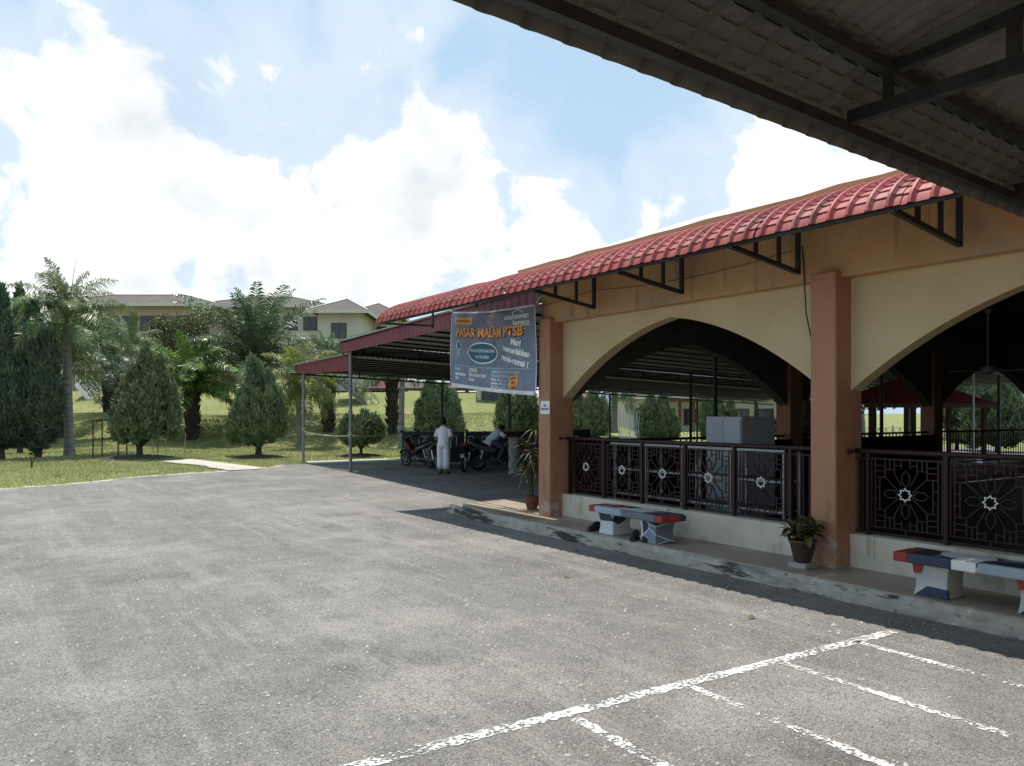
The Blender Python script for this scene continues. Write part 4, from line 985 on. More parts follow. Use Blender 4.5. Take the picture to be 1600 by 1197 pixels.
# square label bottom right, and the small badge on the left
me = bpy.data.meshes.new('label_patch'); me.from_pydata([bpos(2.36+.17*x*cos(R(12))-.11*y*sin(R(-12)), .20+.17*x*sin(R(12))*.6+.11*y, .006) for x, y in ((-1, -.8), (-.8, -1), (.8, -1), (1, -.8), (1, .8), (.8, 1), (-.8, 1), (-1, .8))], [], [tuple(range(8))]); me.materials.append(C_OR); link('label_patch', me, ban)
for k, t in enumerate(('UNTUK', 'INFO', 'LANJUT')): lettering(t, 2.365, .245-.075*k, .06, C_BR, rot=R(8), align='CENTER', bold=.002, off=.009)
disc(.33, .82, .095, .10, C_TEAL, .0055, 'badge'); disc(.33, .82, .095, .10, C_CY, .0075, 'badge_rim', 1, 28); disc(.33, .66, .07, .07, flatcol('print_grey', (.30, .32, .30)), .0055, 'badge'); 
for (a, b) in ((0.01, BH-.01), (BW-.01, BH-.01), (.01, .03), (BW-.01, .03)):
    g = MB(); g.torus(bpos(a, b, .012), .022, .006, 14, 6, 'X'); g.build('eyelet', M_GALV, ban)
g = MB(); p0 = bpos(BW, BH); g.tube([p0, p0+Vector((-.05, -.25, .12))], .006, 6); p0 = bpos(0, BH); g2 = MB(); g2.tube([p0, p0+Vector((0, .25, .1))], .006, 6)
g.build('tie_cord', M_ROPE, ban); g2.build('tie_cord', M_ROPE, ban)
# small paper notice on the end column
nt_ = tag(empty('paper_notice', (7.497, 10.14, 1.88)), 'small white paper notice taped on the end column', 'notice')
g = MB(); g.span((-.004, -.10, -.10), (0, .14, .11)); g.build('paper', C_WH, nt_)
def note_text(txt, z, size):
    cu = bpy.data.curves.new('lettering', 'FONT'); cu.body = txt; cu.size = size; cu.align_x = 'CENTER'; cu.offset = .001
    o = bpy.data.objects.new('lettering', cu); COL.objects.link(o); dg = bpy.context.evaluated_depsgraph_get(); dg.update(); me = bpy.data.meshes.new_from_object(o.evaluated_get(dg)); bpy.data.objects.remove(o)
    me.materials.clear(); me.materials.append(M_STEEL)
    o = link('lettering', me, nt_, loc=(-.008, .02, z), rot=(R(90), 0, R(-90)))
note_text('Sila', .02, .055); note_text('SENYAP', -.04, .055)
# ------------------------------------------------------------------ conifers
M_THUJA = foliage('thuja_green', (.078, .122, .060), (.19, .245, .12), 3.2, .6, .15, .16)
M_THUJA2 = foliage('thuja_blue_green', (.052, .090, .055), (.12, .175, .10), 3.2, .6, .15, .12)
M_BARK = mat('dark_bark', (.045, .035, .028), (.10, .08, .065), 9, .9, bump=.5, bscale=25, stretch=(1, 1, .3))
M_MOUND = mat('dark_mulch', (.045, .04, .03), (.09, .08, .05), 14, .95, bump=.7, bscale=20, bdist=.05)
def thuja_crown(lobes, n_per_m2, seed, m, size=1.0):
    """lobes: (x, y, z0, height, radius); upright fan sprays over every lobe, and a rough twiggy core"""
    rg = np.random.default_rng(seed); VV = []; FF = []; base = 0
    small = []
    for (lx, ly, z0, h, r) in lobes:
        for q in range(6):
            tq = rg.uniform(.03, .62); aq = rg.uniform(0, 2*pi); rq = r*(min(1, tq/.28)**.55)*((1-tq)/.72)**.62 if tq > .28 else r*(tq/.28)**.55
            rq *= .86; small.append((lx+rq*cos(aq), ly+rq*sin(aq), z0+tq*h-.1*h, h*rg.uniform(.22, .36), r*rg.uniform(.26, .40)))
    lobes = [(a, b, c, d, e*.88) for a, b, c, d, e in lobes]+small
    for (lx, ly, z0, h, r) in lobes:
        area = 2.0*pi*r*h*.6; n = int(area*n_per_m2)
        def radius(t, ph):
            # flame section: widest low down, drawn to a point
            rr = r*np.power(np.clip(t/.28, 0, 1), .55)*np.power(np.clip((1-t)/.72, 0, 1), .62)
            clump = 1+.10*np.sin(ph*5+t*17+seed)+.09*np.sin(ph*3-t*23+seed*2)+.07*np.sin(ph*9+t*41)
            return rr*clump
        t = np.clip(rg.beta(1.15, 1.35, n), .01, .995); ph = rg.uniform(0, 2*pi, n)
        k = 1-.30*rg.power(2.2, n)[::-1]*rg.uniform(0, 1, n)+rg.normal(0, .06, n)
        rad = radius(t, ph)*k
        P = np.stack([lx+rad*np.cos(ph), ly+rad*np.sin(ph), z0+t*h+rg.normal(0, .02, n)], -1)
        out = np.stack([np.cos(ph), np.sin(ph), np.zeros(n)], -1)
        # sprays point up and out, drooping a little at the bottom
        D = np.stack([np.zeros(n), np.zeros(n), np.ones(n)], -1)*(.95-.5*(t < .12))[:, None]+out*(.50-.15*t)[:, None]+rg.normal(0, .25, (n, 3))
        D /= np.linalg.norm(D, axis=1)[:, None]
        S = np.cross(D, out+rg.normal(0, .6, (n, 3))); S /= np.linalg.norm(S, axis=1)[:, None]+1e-6
        L_ = rg.uniform(.12, .34, n)*size; W_ = rg.uniform(.022, .05, n)*size
        a = P; b = P+D*(L_*.55)[:, None]+S*W_[:, None]; c = P+D*L_[:, None]; d = P+D*(L_*.55)[:, None]-S*W_[:, None]
        V = np.stack([a, b, c, d], 1).reshape(-1, 3); VV.append(V); FF.append(np.arange(n*4).reshape(-1, 4)+base); base += n*4
        # core
        nt_, nph = 22, 18; tt = np.linspace(.02, .97, nt_); pp_ = np.linspace(0, 2*pi, nph, endpoint=False)
        T, Pp = np.meshgrid(tt, pp_, indexing='ij'); q = radius(T, Pp)*.62*(1+rg.normal(0, .06, T.shape))
        V = np.stack([lx+q*np.cos(Pp), ly+q*np.sin(Pp), z0+T*h], -1).reshape(-1, 3); VV.append(V)
        i, j = np.meshgrid(np.arange(nt_-1), np.arange(nph), indexing='ij'); i = i.ravel(); j = j.ravel(); j2 = (j+1) % nph
        FF.append(np.stack([i*nph+j, i*nph+j2, (i+1)*nph+j2, (i+1)*nph+j], -1)+base); base += len(V)
    return np_mesh('crown', np.concatenate(VV), np.concatenate(FF), m)
def branchy_trunk(h, stems, r0, seed):
    rg = random.Random(seed); g = MB()
    g.tube([(0, 0, -.1), (0, 0, h*.35), (rg.uniform(-.05, .05), rg.uniform(-.05, .05), h)], [r0*1.25, r0, r0*.8], 8)
    for (x, y, z) in stems:
        g.tube([(0, 0, h*.45), (x*.45, y*.45, h*.45+(z-h*.45)*.4), (x, y, z)], [r0*.7, r0*.5, r0*.25], 7)
    return g
def conifer(xp, d, lobes, label, seed, m=M_THUJA, trunk_h=.6, r0=.09, dens=330, mound=0.0, rz=0.0, group=None, size=1.0, z=None):
    zb = terr_at(xp, d) if z is None else z
    t = tag(empty('conifer', px(xp, d, zb)), label, 'tree', group or 'clipped conifers on the lawn')
    t.rotation_euler = (0, 0, -YAW)                # local x = to the right in the photo
    link('crown', thuja_crown(lobes, dens, seed, m, size), t)
    branchy_trunk(trunk_h+.3, [(lx*.9, ly*.9, z0+h*.35) for lx, ly, z0, h, r in lobes], r0, seed).build('trunk', M_BARK, t, smooth=True)
    if mound:
        g = MB(); rg2 = random.Random(seed); rings = []
        for (f, zz) in ((1.0, -.06), (.8, .04), (.5, .10), (.15, .13)):
            rings.append([(mound*f*cos(a)*rg2.uniform(.92, 1.08), mound*f*.8*sin(a)*rg2.uniform(.92, 1.08), zz) for a in np.linspace(0, 2*pi, 19)[:-1]])
        g.loft(rings); o = g.build('soil_mound', M_MOUND, t, smooth='all')
    return t
conifer(2, 31, [(0, 0, .35, 6.5, .74), (-.9, .3, .3, 5.4, .7), (-.4, -.6, .3, 4.0, .6)], 'tall dark conifer cut by the left edge of the photo', 1, M_THUJA2, .7, .12)
conifer(31, 36.5, [(0, 0, .4, 7.4, .72), (.6, .4, .4, 5.6, .6)], 'tall pointed dark conifer behind the left edge trees', 2, M_THUJA2, .7, .12)
conifer(60, 31.5, [(-.22, 0, .45, 5.9, .72), (.50, -.1, .55, 4.6, .52), (-.85, -.3, .35, 4.3, .55)], 'broad dark conifer left of the pale palm trunk', 3, M_THUJA2, .7, .12)
conifer(218, 30.6, [(.28, 0, .85, 3.55, .46), (.80, -.05, .85, 3.1, .42), (-.30, .05, .75, 2.75, .46), (-.72, .0, .7, 1.95, .38), (1.22, .05, .75, 2.1, .36), (.08, -.5, .62, 2.2, .46), (.66, -.5, .7, 2.5, .42), (-.32, -.42, .62, 1.8, .42), (.3, .5, .75, 2.9, .45), (1.0, .4, .75, 2.4, .4)], 'many-peaked conifer on a dark mound by the small shelter', 4, trunk_h=.65, r0=.12, mound=1.5)
conifer(404, 32.8, [(-.30, 0, .85, 3.35, .44), (-.05, .1, .85, 3.1, .40), (.45, .05, .75, 2.85, .44), (-.72, -.05, .70, 2.0, .42), (.10, -.5, .62, 2.1, .45), (.85, -.1, .8, 2.0, .40), (-1.05, .1, .62, 1.35, .34), (.55, -.45, .7, 2.1, .4), (-.4, -.45, .62, 1.9, .42), (.1, .45, .75, 2.7, .45)], 'rounded conifer with short trunk beside the cement path', 5, trunk_h=.7, r0=.13, mound=1.3)
conifer(564, 32.5, [(-.45, 0, .45, 1.25, .48), (.10, .1, .45, 1.35, .50), (.58, -.05, .5, 1.15, .42), (.1, -.35, .45, 1.1, .45)], 'low round conifer bush on a mound behind the carport posts', 6, trunk_h=.35, r0=.06, mound=1.15)
conifer(682, 39.5, [(-.30, 0, .15, 3.35, .85), (.35, .1, .15, 3.1, .8), (.85, -.1, .2, 2.7, .6)], 'dense conifer behind the standing person', 7, trunk_h=.4)
conifer(803, 37.5, [(-.45, 0, .55, 2.3, .55), (.35, 0, .55, 2.45, .62), (.9, .1, .6, 2.0, .45), (0, -.4, .5, 1.9, .5)], 'bushy conifer under the banner left of the end column', 9, trunk_h=.8)
conifer(918, 46, [(-.55, 0, .30, 2.75, .62), (.35, 0, .30, 2.85, .66), (.9, .2, .4, 2.3, .5), (-.1, -.4, .3, 2.3, .5)], 'conifer seen at the left side of the far arch', 10, trunk_h=.5, z=0)
conifer(1026, 46, [(-.35, 0, .20, 2.7, .58), (.35, 0, .20, 2.75, .60), (-.85, 0, .2, 2.0, .45), (.9, 0, .2, 1.7, .45)], 'conifer seen in the middle of the far arch', 11, trunk_h=.5, z=0)
conifer(1118, 46, [(-.5, 0, .2, 2.9, .6), (.2, 0, .2, 2.5, .55), (.9, 0, .2, 2.3, .5)], 'conifer seen behind the grey cabinet in the far arch', 12, trunk_h=.5, z=0)
conifer(1235, 30, [(0, 0, .3, 2.6, .6), (.6, 0, .2, 2.2, .5)], 'conifer seen between the end arch column and middle column', 13, trunk_h=.5, z=0)
conifer(1495, 38, [(0, 0, .3, 3.3, .7), (.6, .2, .2, 2.9, .6)], 'conifer seen deep through the near arch', 14, trunk_h=.5, z=0)
conifer(1558, 36, [(0, 0, .2, 4.0, .9), (.7, .2, .2, 3.4, .8), (-.7, .2, .2, 3.2, .7)], 'large conifer seen deep through the near arch at right', 15, trunk_h=.5, z=0)

# ------------------------------------------------------------------ palms
def frond_mesh(L_, th0, bend_, nleaf, leaf_len, leaf_w, m, seed, plume=.5, droop=.6):
    """feather frond along +x, starting at elevation th0 and bending down by bend_; leaflets both sides"""
    rg = np.random.default_rng(seed); n = 40; s = np.linspace(0, 1, n); th = th0-bend_*s**1.35
    dx = np.cos(th)*L_/n; dz = np.sin(th)*L_/n; X = np.concatenate([[0], np.cumsum(dx)[:-1]]); Z = np.concatenate([[0], np.cumsum(dz)[:-1]])
    V = []; F = []
    # rachis as a thin three-sided tube
    for i in range(0, n, 3):
        r = .035*(1-s[i])*L_/4+.006
        nx, nz = -sin(th[i]), cos(th[i])
        V += [(X[i], r, Z[i]), (X[i], -r, Z[i]), (X[i]+nx*r, 0, Z[i]+nz*r)]
    k = len(range(0, n, 3))
    for i in range(k-1):
        a = i*3
        for p, q in ((0, 1), (1, 2), (2, 0)): F.append((a+p, a+q, a+3+q, a+3+p))
    for side in (-1, 1):
        for j in range(nleaf):
            u = .14+.86*(j+rg.uniform(0, 1))/nleaf; i = min(n-1, int(u*(n-1))); t = np.array([cos(th[i]), 0, sin(th[i])]); up = np.array([-sin(th[i]), 0, cos(th[i])])
            ln = leaf_len*(sin(pi*min(1, .18+.80*u))**.6)*rg.uniform(.8, 1.1)
            out = np.array([0, side, 0])*1.0+t*rg.uniform(.35, .8)+up*rg.normal(.15, plume); out /= np.linalg.norm(out)
            w = np.cross(out, up); nw = np.linalg.norm(w); w = w/nw if nw > 1e-3 else t; w = w*leaf_w
            p0 = np.array([X[i], side*.01, Z[i]]); p1 = p0+out*ln*.5; p2 = p0+out*ln*.92+np.array([0, 0, -droop*ln*.45*rg.uniform(.5, 1.3)])
            b0 = len(V); V += [tuple(p0-w*.5), tuple(p0+w*.5), tuple(p1+w), tuple(p1-w), tuple(p2)]
            F.append((b0, b0+1, b0+2, b0+3)); F.append((b0+3, b0+2, b0+4))
    me = bpy.data.meshes.new('frond'); me.from_pydata(V, [], F); me.materials.append(m); return me
M_OIL = foliage('oil_palm_leaf', (.06, .10, .05), (.17, .235, .115), 2.0, .38, .18, .22)
M_OILB = foliage('bright_palm_leaf', (.08, .15, .03), (.19, .29, .065), 2.0, .4, .3, .20)
M_FOX = foliage('queen_palm_leaf', (.075, .125, .045), (.19, .25, .10), 2.0, .38, .28, .22)
M_YEL = foliage('yellowing_palm_leaf', (.12, .16, .035), (.27, .29, .08), 2.0, .45, .3, .20)
M_PTRUNK = mat('grey_palm_trunk', (.20, .195, .175), (.34, .33, .30), 5, .9, bump=.4, bscale=14, extra=lambda nt, v, c, b: noise_mix(nt, v, c, (.10, .095, .08), 3, .52, .66, .8, stretch=(1, 1, 4)))
M_OTRUNK = mat('oil_palm_trunk', (.030, .024, .018), (.085, .068, .05), 8, .95, bump=.8, bscale=12, bdist=.05)
def frond_set(L_, leaf_len, leaf_w, m, seed, nleaf=46, plume=.5, droop=.6, hang=1.0):
    out = []
    for k, (th, bd) in enumerate(((84, 30), (68, 62), (50, 82), (30, 88), (8, 78), (-22, 55))):
        out.append([frond_mesh(L_*(1 if k else .8), R(th), R(bd)*hang, nleaf, leaf_len, leaf_w, m, seed*10+k*2+j, plume, droop) for j in range(2)])
    return out
FS_OIL = frond_set(4.6, .78, .026, M_OIL, 1, 84, .30, .7)
FS_BR = frond_set(3.4, .75, .034, M_OILB, 2, 66, .28, .8, 1.1)
FS_FOX = frond_set(3.3, .75, .019, M_FOX, 3, 84, .30, 1.2, 1.35)
FS_YEL = frond_set(2.6, .7, .020, M_YEL, 4, 64, .30, 1.1, 1.3)
def palm(xp, d, h, fset, counts, label, seed, trunk='smooth', r=.16, scale=1.0, group='palms on the grass bank', zoff=0.0, mat2=None, n2=None):
    zb = terr_at(xp, d)+zoff; t = tag(empty('palm_tree', px(xp, d, zb)), label, 'palm', group); rg = random.Random(seed)
    g = MB()
    if trunk == 'smooth':
        pts = []; rs = []; k = 26
        for i in range(k+1):
            u = i/k; pts.append((.05*sin(u*3+seed), .05*sin(u*2.2), -.1+u*(h+.1))); rs.append(r*(1.35-.35*min(1, u*6))*(1-.18*u)*(1+.05*(i % 2)))
        g.tube(pts, rs, 12); g.build('trunk', M_PTRUNK, t, smooth=True)
        g = MB(); g.tube([(pts[-1][0], pts[-1][1], h-.02), (0, 0, h+.35), (0, 0, h+.75)], [r*.8, r*.72, r*.25], 10); g.build('crownshaft', M_FOX, t, smooth=True)
        top = h+.5
    else:
        k = int(h/.16)+1; rings = []
        for i in range(k+1):
            z = -.1+(h+.1)*i/k; rings.append([((r*rg.uniform(.86, 1.12))*cos(a), (r*rg.uniform(.86, 1.12))*sin(a), z) for a in np.linspace(0, 2*pi, 13)[:-1]])
        g.loft(rings)
        for i in range(int(h*34)):                       # old leaf bases round the trunk
            a = rg.uniform(0, 2*pi); z = rg.uniform(.05*h, h*.98); L_ = rg.uniform(.12, .26)*(1.0 if z < h*.75 else 1.7)
            p = Vector((r*cos(a), r*sin(a), z)); q = p+Vector((cos(a)*L_*.55, sin(a)*L_*.55, L_)); g.tube([p*.96, p.lerp(q, .5), q], [.055, .045, .02], 5)
        g.build('trunk', M_OTRUNK, t); top = h
    ang = rg.uniform(0, 6)
    for cl, n in enumerate(counts):
        for j in range(n):
            ang += 2.399+rg.uniform(-.15, .15)
            f = fset[cl][j % 2]
            o = link('frond', f, t, loc=(.06*cos(ang), .06*sin(ang), top-.10*cl+rg.uniform(-.08, .08)), rot=(rg.uniform(-.18, .18), rg.uniform(-.08, .08), ang), scale=scale*rg.uniform(.86, 1.08))
    return t
palm(107, 33, 5.4, FS_FOX, (3, 5, 6, 6, 5, 4), 'pale-trunked feathery palm standing by the left conifers', 21, r=.19, scale=.95, group='palms on the lawn')
g = MB(); g.tube([(0, 0, 0), (.12, 0, 1.3), (.32, 0, 2.6)], [.03, .018, .004], 6); sp = bpy.data.objects[[o.name for o in bpy.data.objects if o.name.startswith('palm_tree')][-1]]
g.build('spear_leaf', M_FOX, sp, loc=(0, 0, 5.7), rot=(0, 0, -YAW))
palm(86, 43.5, 4.2, FS_OIL, (2, 5, 7, 7, 4, 0), 'dark oil palm behind the pale palm trunk', 22, 'oil', .42, .95)
palm(172, 50, 3.4, FS_OIL, (2, 4, 7, 8, 5, 0), 'oil palm with grey fronds behind the small shelter', 23, 'oil', .4, .82)
palm(300, 43.5, 2.9, FS_BR, (3, 7, 9, 9, 5, 0), 'bright green low palm on the bank', 24, 'oil', .35, 1.12)
palm(402, 47, 2.9, FS_OIL, (7, 10, 10, 6, 0, 0), 'large oil palm in front of the far block', 25, 'oil', .42, 1.45)
palm(467, 39, 3.1, FS_YEL, (2, 5, 7, 8, 7, 6), 'yellow-green palm left of the carport post', 26, r=.15, scale=.95, group='palms on the lawn')
palm(513, 44.5, 3.3, FS_OIL, (3, 6, 6, 5, 2, 0), 'oil palm with shaggy dark trunk behind the carport', 27, 'oil', .30, .75)
palm(613, 44.5, 3.35, FS_OIL, (3, 6, 6, 5, 2, 0), 'oil palm with shaggy trunk right of the steel stair', 28, 'oil', .30, .75)
palm(629, 40, 3.9, FS_FOX, (2, 4, 5, 5, 2, 0), 'grey-trunked palm beside the black panels', 29, r=.16, scale=.9, group='palms on the lawn')
palm(960, 50, 3.2, FS_FOX, (2, 5, 7, 7, 6, 4), 'grey-trunked palm seen in the far arch', 31, r=.22, scale=.9, group='palms beyond the hall', zoff=.3)
palm(206, 57, 3.2, FS_FOX, (2, 4, 6, 6, 3, 0), 'pale feathery palm before the pink wall', 32, r=.2, scale=.9)

# broadleaf tree behind the palms: limbs and leaf clumps
def leaf_cloud(clumps, n, size, m, seed):
    rg = np.random.default_rng(seed); VV = []
    for (c, r) in clumps:
        k = int(n*r*r); u = rg.normal(0, 1, (k, 3)); u /= np.linalg.norm(u, axis=1)[:, None]; P = np.array(c)+u*(r*np.power(rg.uniform(0, 1, k), .28))[:, None]*np.array([1, 1, .8])
        D = rg.normal(0, 1, (k, 3)); D /= np.linalg.norm(D, axis=1)[:, None]; S = np.cross(D, rg.normal(0, 1, (k, 3))); S /= np.linalg.norm(S, axis=1)[:, None]
        L_ = rg.uniform(.6, 1.2, k)[:, None]*size
        VV.append(np.stack([P, P+D*L_*.5+S*L_*.28, P+D*L_, P+D*L_*.5-S*L_*.28], 1).reshape(-1, 3))
    V = np.concatenate(VV); return np_mesh('crown', V, np.arange(len(V)).reshape(-1, 4), m)
M_BROAD = foliage('olive_leaf', (.05, .065, .022), (.125, .135, .05), 1.2, .5, .2, .1)
def broad_tree(xp, d, h, rad, label, seed, m, zoff=0.0, trunk=M_BARK, group=None, n=520):
    t = tag(empty('leafy_tree', px(xp, d, terr_at(xp, d)+zoff)), label, 'tree', group); rg = random.Random(seed); g = MB(); cl = []
    g.tube([(0, 0, -.2), (.1, 0, h*.3), (0, .1, h*.55)], [.22, .17, .12], 8)
    for k in range(13):
        a = k*2.4; q = rg.uniform(.35, .85)*rad; z = h*rg.uniform(.55, .98); c = (q*cos(a), q*sin(a), z-.15*q); cl.append((c, rg.uniform(.32, .5)*rad))
        g.tube([(0, .05, h*rg.uniform(.3, .5)), (c[0]*.5, c[1]*.5, (h*.45+c[2])/2+.2), c], [.08, .05, .02], 6)
    link('crown', leaf_cloud(cl, n, .22, m, seed), t); g.build('trunk', trunk, t, smooth=True); return t
broad_tree(288, 62, 6.6, 2.9, 'olive-brown round tree in front of the far block', 41, M_BROAD, group='trees by the far block')
broad_tree(600, 66, 5.2, 2.2, 'leafy tree behind the carport roof', 42, foliage('mid_leaf', (.04, .07, .018), (.09, .13, .04), 1.2, .5, .25, .1), group='trees by the far block')
broad_tree(1345, 40, 4.4, 2.0, 'pale-limbed tree seen through the near arch', 43, M_BROAD, trunk=mat('pale_bark', (.40, .38, .33), (.52, .50, .45), 6, .9), n=200)
for (xx, dd, hh, lb, sd) in ((1420, 52, 6, 'leafy tree at the back of the view through the near arch', 44), (1520, 56, 7, 'tall leafy tree far back through the near arch', 45), (1180, 66, 7, 'leafy tree far back through the far arch', 46), (1290, 60, 7, 'leafy tree far back behind the middle column', 47)):
    broad_tree(xx, dd, hh, 3.2, lb, sd, MATS['mid_leaf'], group='trees beyond the hall')

# ------------------------------------------------------------------ grass
M_GRASS = foliage('grass_blade', (.27, .285, .105), (.45, .44, .21), .8, .6, .3, 0)
def grass_blades(n, seed):
    rg = np.random.default_rng(seed)
    d = 18+rg.power(1.5, n)*33; l = (rg.uniform(-30, 900, n)-800)/1230*d
    X = d*FS+l*FC; Y = d*FC-l*FS
    ex_ = np.array([p[0] for p in asph_edge[3:]][::-1]); ey = np.array([p[1] for p in asph_edge[3:]][::-1])
    lim = np.where(X > 9.7, 28.45, np.interp(X, ex_, ey)+.12)
    ok = (Y > lim) & ~((X > 5.3) & (X < 7.7) & (Y < 32.2) & (X > 7.4-(Y-25)*.29) & (X < 8.5-(Y-25)*.22))
    X, Y, d, l = X[ok], Y[ok], d[ok], l[ok]; n = len(X); Z = terr(d, l)
    h = rg.uniform(.025, .07, n)*(1+.6*(rg.uniform(0, 1, n) < .06)); a = rg.uniform(0, 2*pi, n); w = rg.uniform(.006, .014, n)*(1+d/40)
    lean = rg.normal(0, .5, (n, 2))*h[:, None]
    A = np.stack([X-np.cos(a)*w, Y-np.sin(a)*w, Z-.005], -1); B = np.stack([X+np.cos(a)*w, Y+np.sin(a)*w, Z-.005], -1); C = np.stack([X+lean[:, 0], Y+lean[:, 1], Z+h], -1)
    V = np.stack([A, B, C], 1).reshape(-1, 3); return np_mesh('grass', V, np.arange(len(V)).reshape(-1, 3), M_GRASS)
tag(link('grass', grass_blades(230000, 5)), 'short blades of grass over the lawn and bank', kind='stuff')
def tuft(loc, n, h, sp, label, seed, name='grass_tuft'):
    rg = np.random.default_rng(seed); V = []
    for k in range(n):
        a = rg.uniform(0, 2*pi); x, y = rg.normal(0, sp, 2); hh = h*rg.uniform(.4, 1); w = .006
        V += [(x-w*cos(a), y-w*sin(a), 0), (x+w*cos(a), y+w*sin(a), 0), (x+rg.normal(0, .4)*hh, y+rg.normal(0, .4)*hh, hh)]
    return tag(link(name, np_mesh(name, V, np.arange(len(V)).reshape(-1, 3), M_GRASS), loc=loc), label, 'grass')
tuft((7.25, 12.75, 0), 60, .16, .09, 'grass tuft growing at the far end of the walkway', 1); tuft((7.0, 12.2, 0), 40, .10, .12, 'low weeds at the broken kerb corner', 2)
# loose grit and crumbs on the asphalt
def grit(n, seed):
    rg = np.random.default_rng(seed); d = 3.2+rg.power(1.0, n)*16; l = (rg.uniform(-80, 1500, n)-800)/1230*d; X = d*FS+l*FC; Y = d*FC-l*FS
    ok = (X < 6.7) & (Y > 1.2) & (Y < 21); X, Y = X[ok], Y[ok]; n = len(X); r = rg.gamma(2.0, .0022, n)+.0015
    P = np.stack([X, Y, np.full(n, .002)], -1); V = []
    base = np.array([(1, 0, 0), (-.5, .87, 0), (-.5, -.87, 0), (0.1, 0, .9)])
    a = rg.uniform(0, 2*pi, n); ca_, sa_ = np.cos(a), np.sin(a)
    pts = [np.stack([P[:, 0]+r*(b[0]*ca_-b[1]*sa_), P[:, 1]+r*(b[0]*sa_+b[1]*ca_), P[:, 2]+r*b[2]], -1) for b in base]
    V = np.stack(pts, 1).reshape(-1, 3); q = np.arange(n)*4; F = np.concatenate([np.stack([q+i, q+j, q+k], -1) for i, j, k in ((0, 1, 3), (1, 2, 3), (2, 0, 3))])
    return np_mesh('grit', V, F, mat('grit', (.20, .19, .175), (.40, .385, .36), 3, .95))
tag(link('grit', grit(26000, 3)), 'loose grit and small stones scattered on the asphalt', kind='stuff')
M_DRY = foliage('dry_leaf', (.22, .13, .05), (.36, .26, .12), 6, .7, .2, .4)
DRY = leaf_mesh('fallen_leaf', .09, .022, M_DRY, .2, .5, 4); rg = random.Random(9)
for (xx, dd, lb) in ((905, 10.2, 'small dry leaf on the asphalt in front of the end column'), (880, 8.6, 'small dry leaf on the open asphalt below the far bench'), (1180, 6.9, 'small dry leaf on the asphalt just beyond the painted bay lines')):
    tag(link('fallen_leaf', DRY, loc=px(xx, dd, .012), rot=(rg.uniform(-.3, .3), 0, rg.uniform(0, 6))), lb, 'leaf', 'dry leaves scattered on the asphalt')
rg = random.Random(10)

# ------------------------------------------------------------------ small things on the lawn
M_RUST = mat('rusty_steel', (.07, .035, .02), (.14, .07, .04), 8, .85)
sh_ = tag(empty('small_shelter', px(172, 31.6, 0), -YAW), 'small rusty open shelter frame beside the many-peaked conifer', 'shelter')
for (x, y) in ((-.5, -.35), (.5, -.35), (-.5, .35), (.5, .35)):
    g = MB(); g.bar((x, y, -.05), (x, y, 1.45), .04); g.build('post', M_RUST, sh_)
g = MB(); g.prism([(-.68, 1.45), (-.1, 1.53), (.72, 1.47), (.72, 1.49), (-.1, 1.555), (-.68, 1.47)], -.55, .55, 'Y'); g.build('roof', M_RUST, sh_)
for z in (.75,):
    g = MB(); g.bar((-.5, -.35, z), (.5, -.35, z), .03); g.build('rail', M_RUST, sh_)
    g = MB(); g.bar((-.5, .35, z), (.5, .35, z), .03); g.build('rail', M_RUST, sh_)
g = MB(); g.tube([(0, 0, -.05), (-.02, 0, .15), (-.06, 0, .5)], [.03, .025, .012], 6); g.tube([(-.01, 0, .10), (.08, 0, .28), (.10, 0, .42)], [.025, .02, .01], 6)
tag(g.build('forked_stump', M_RUST, smooth=True, loc=px(50, 25.8, 0), rot=(0, 0, -YAW)), 'small forked brown stump sticking out of the lawn', 'stump')
for i, (xx, dd, hh) in enumerate(((239, 30.2, .95), (260, 30.6, .9), (288, 30.6, 1.0), (247, 33, 1.1))):
    g = MB(); g.tube([(0, 0, -.05), (rg.uniform(-.02, .02), 0, hh)], .016, 6)
    tag(g.build('wooden_stake', M_RUST if i == 3 else mat('pale_stick', (.32, .27, .15), (.40, .35, .2), 9, .9), loc=px(xx, dd, 0), rot=(0, R(rg.uniform(-3, 3)), 0)), ['first thin stake right of the many-peaked conifer', 'second thin stake right of the many-peaked conifer', 'farthest thin stake right of the many-peaked conifer', 'dark thin stake behind the many-peaked conifer'][i], 'stake', 'thin stakes on the lawn')
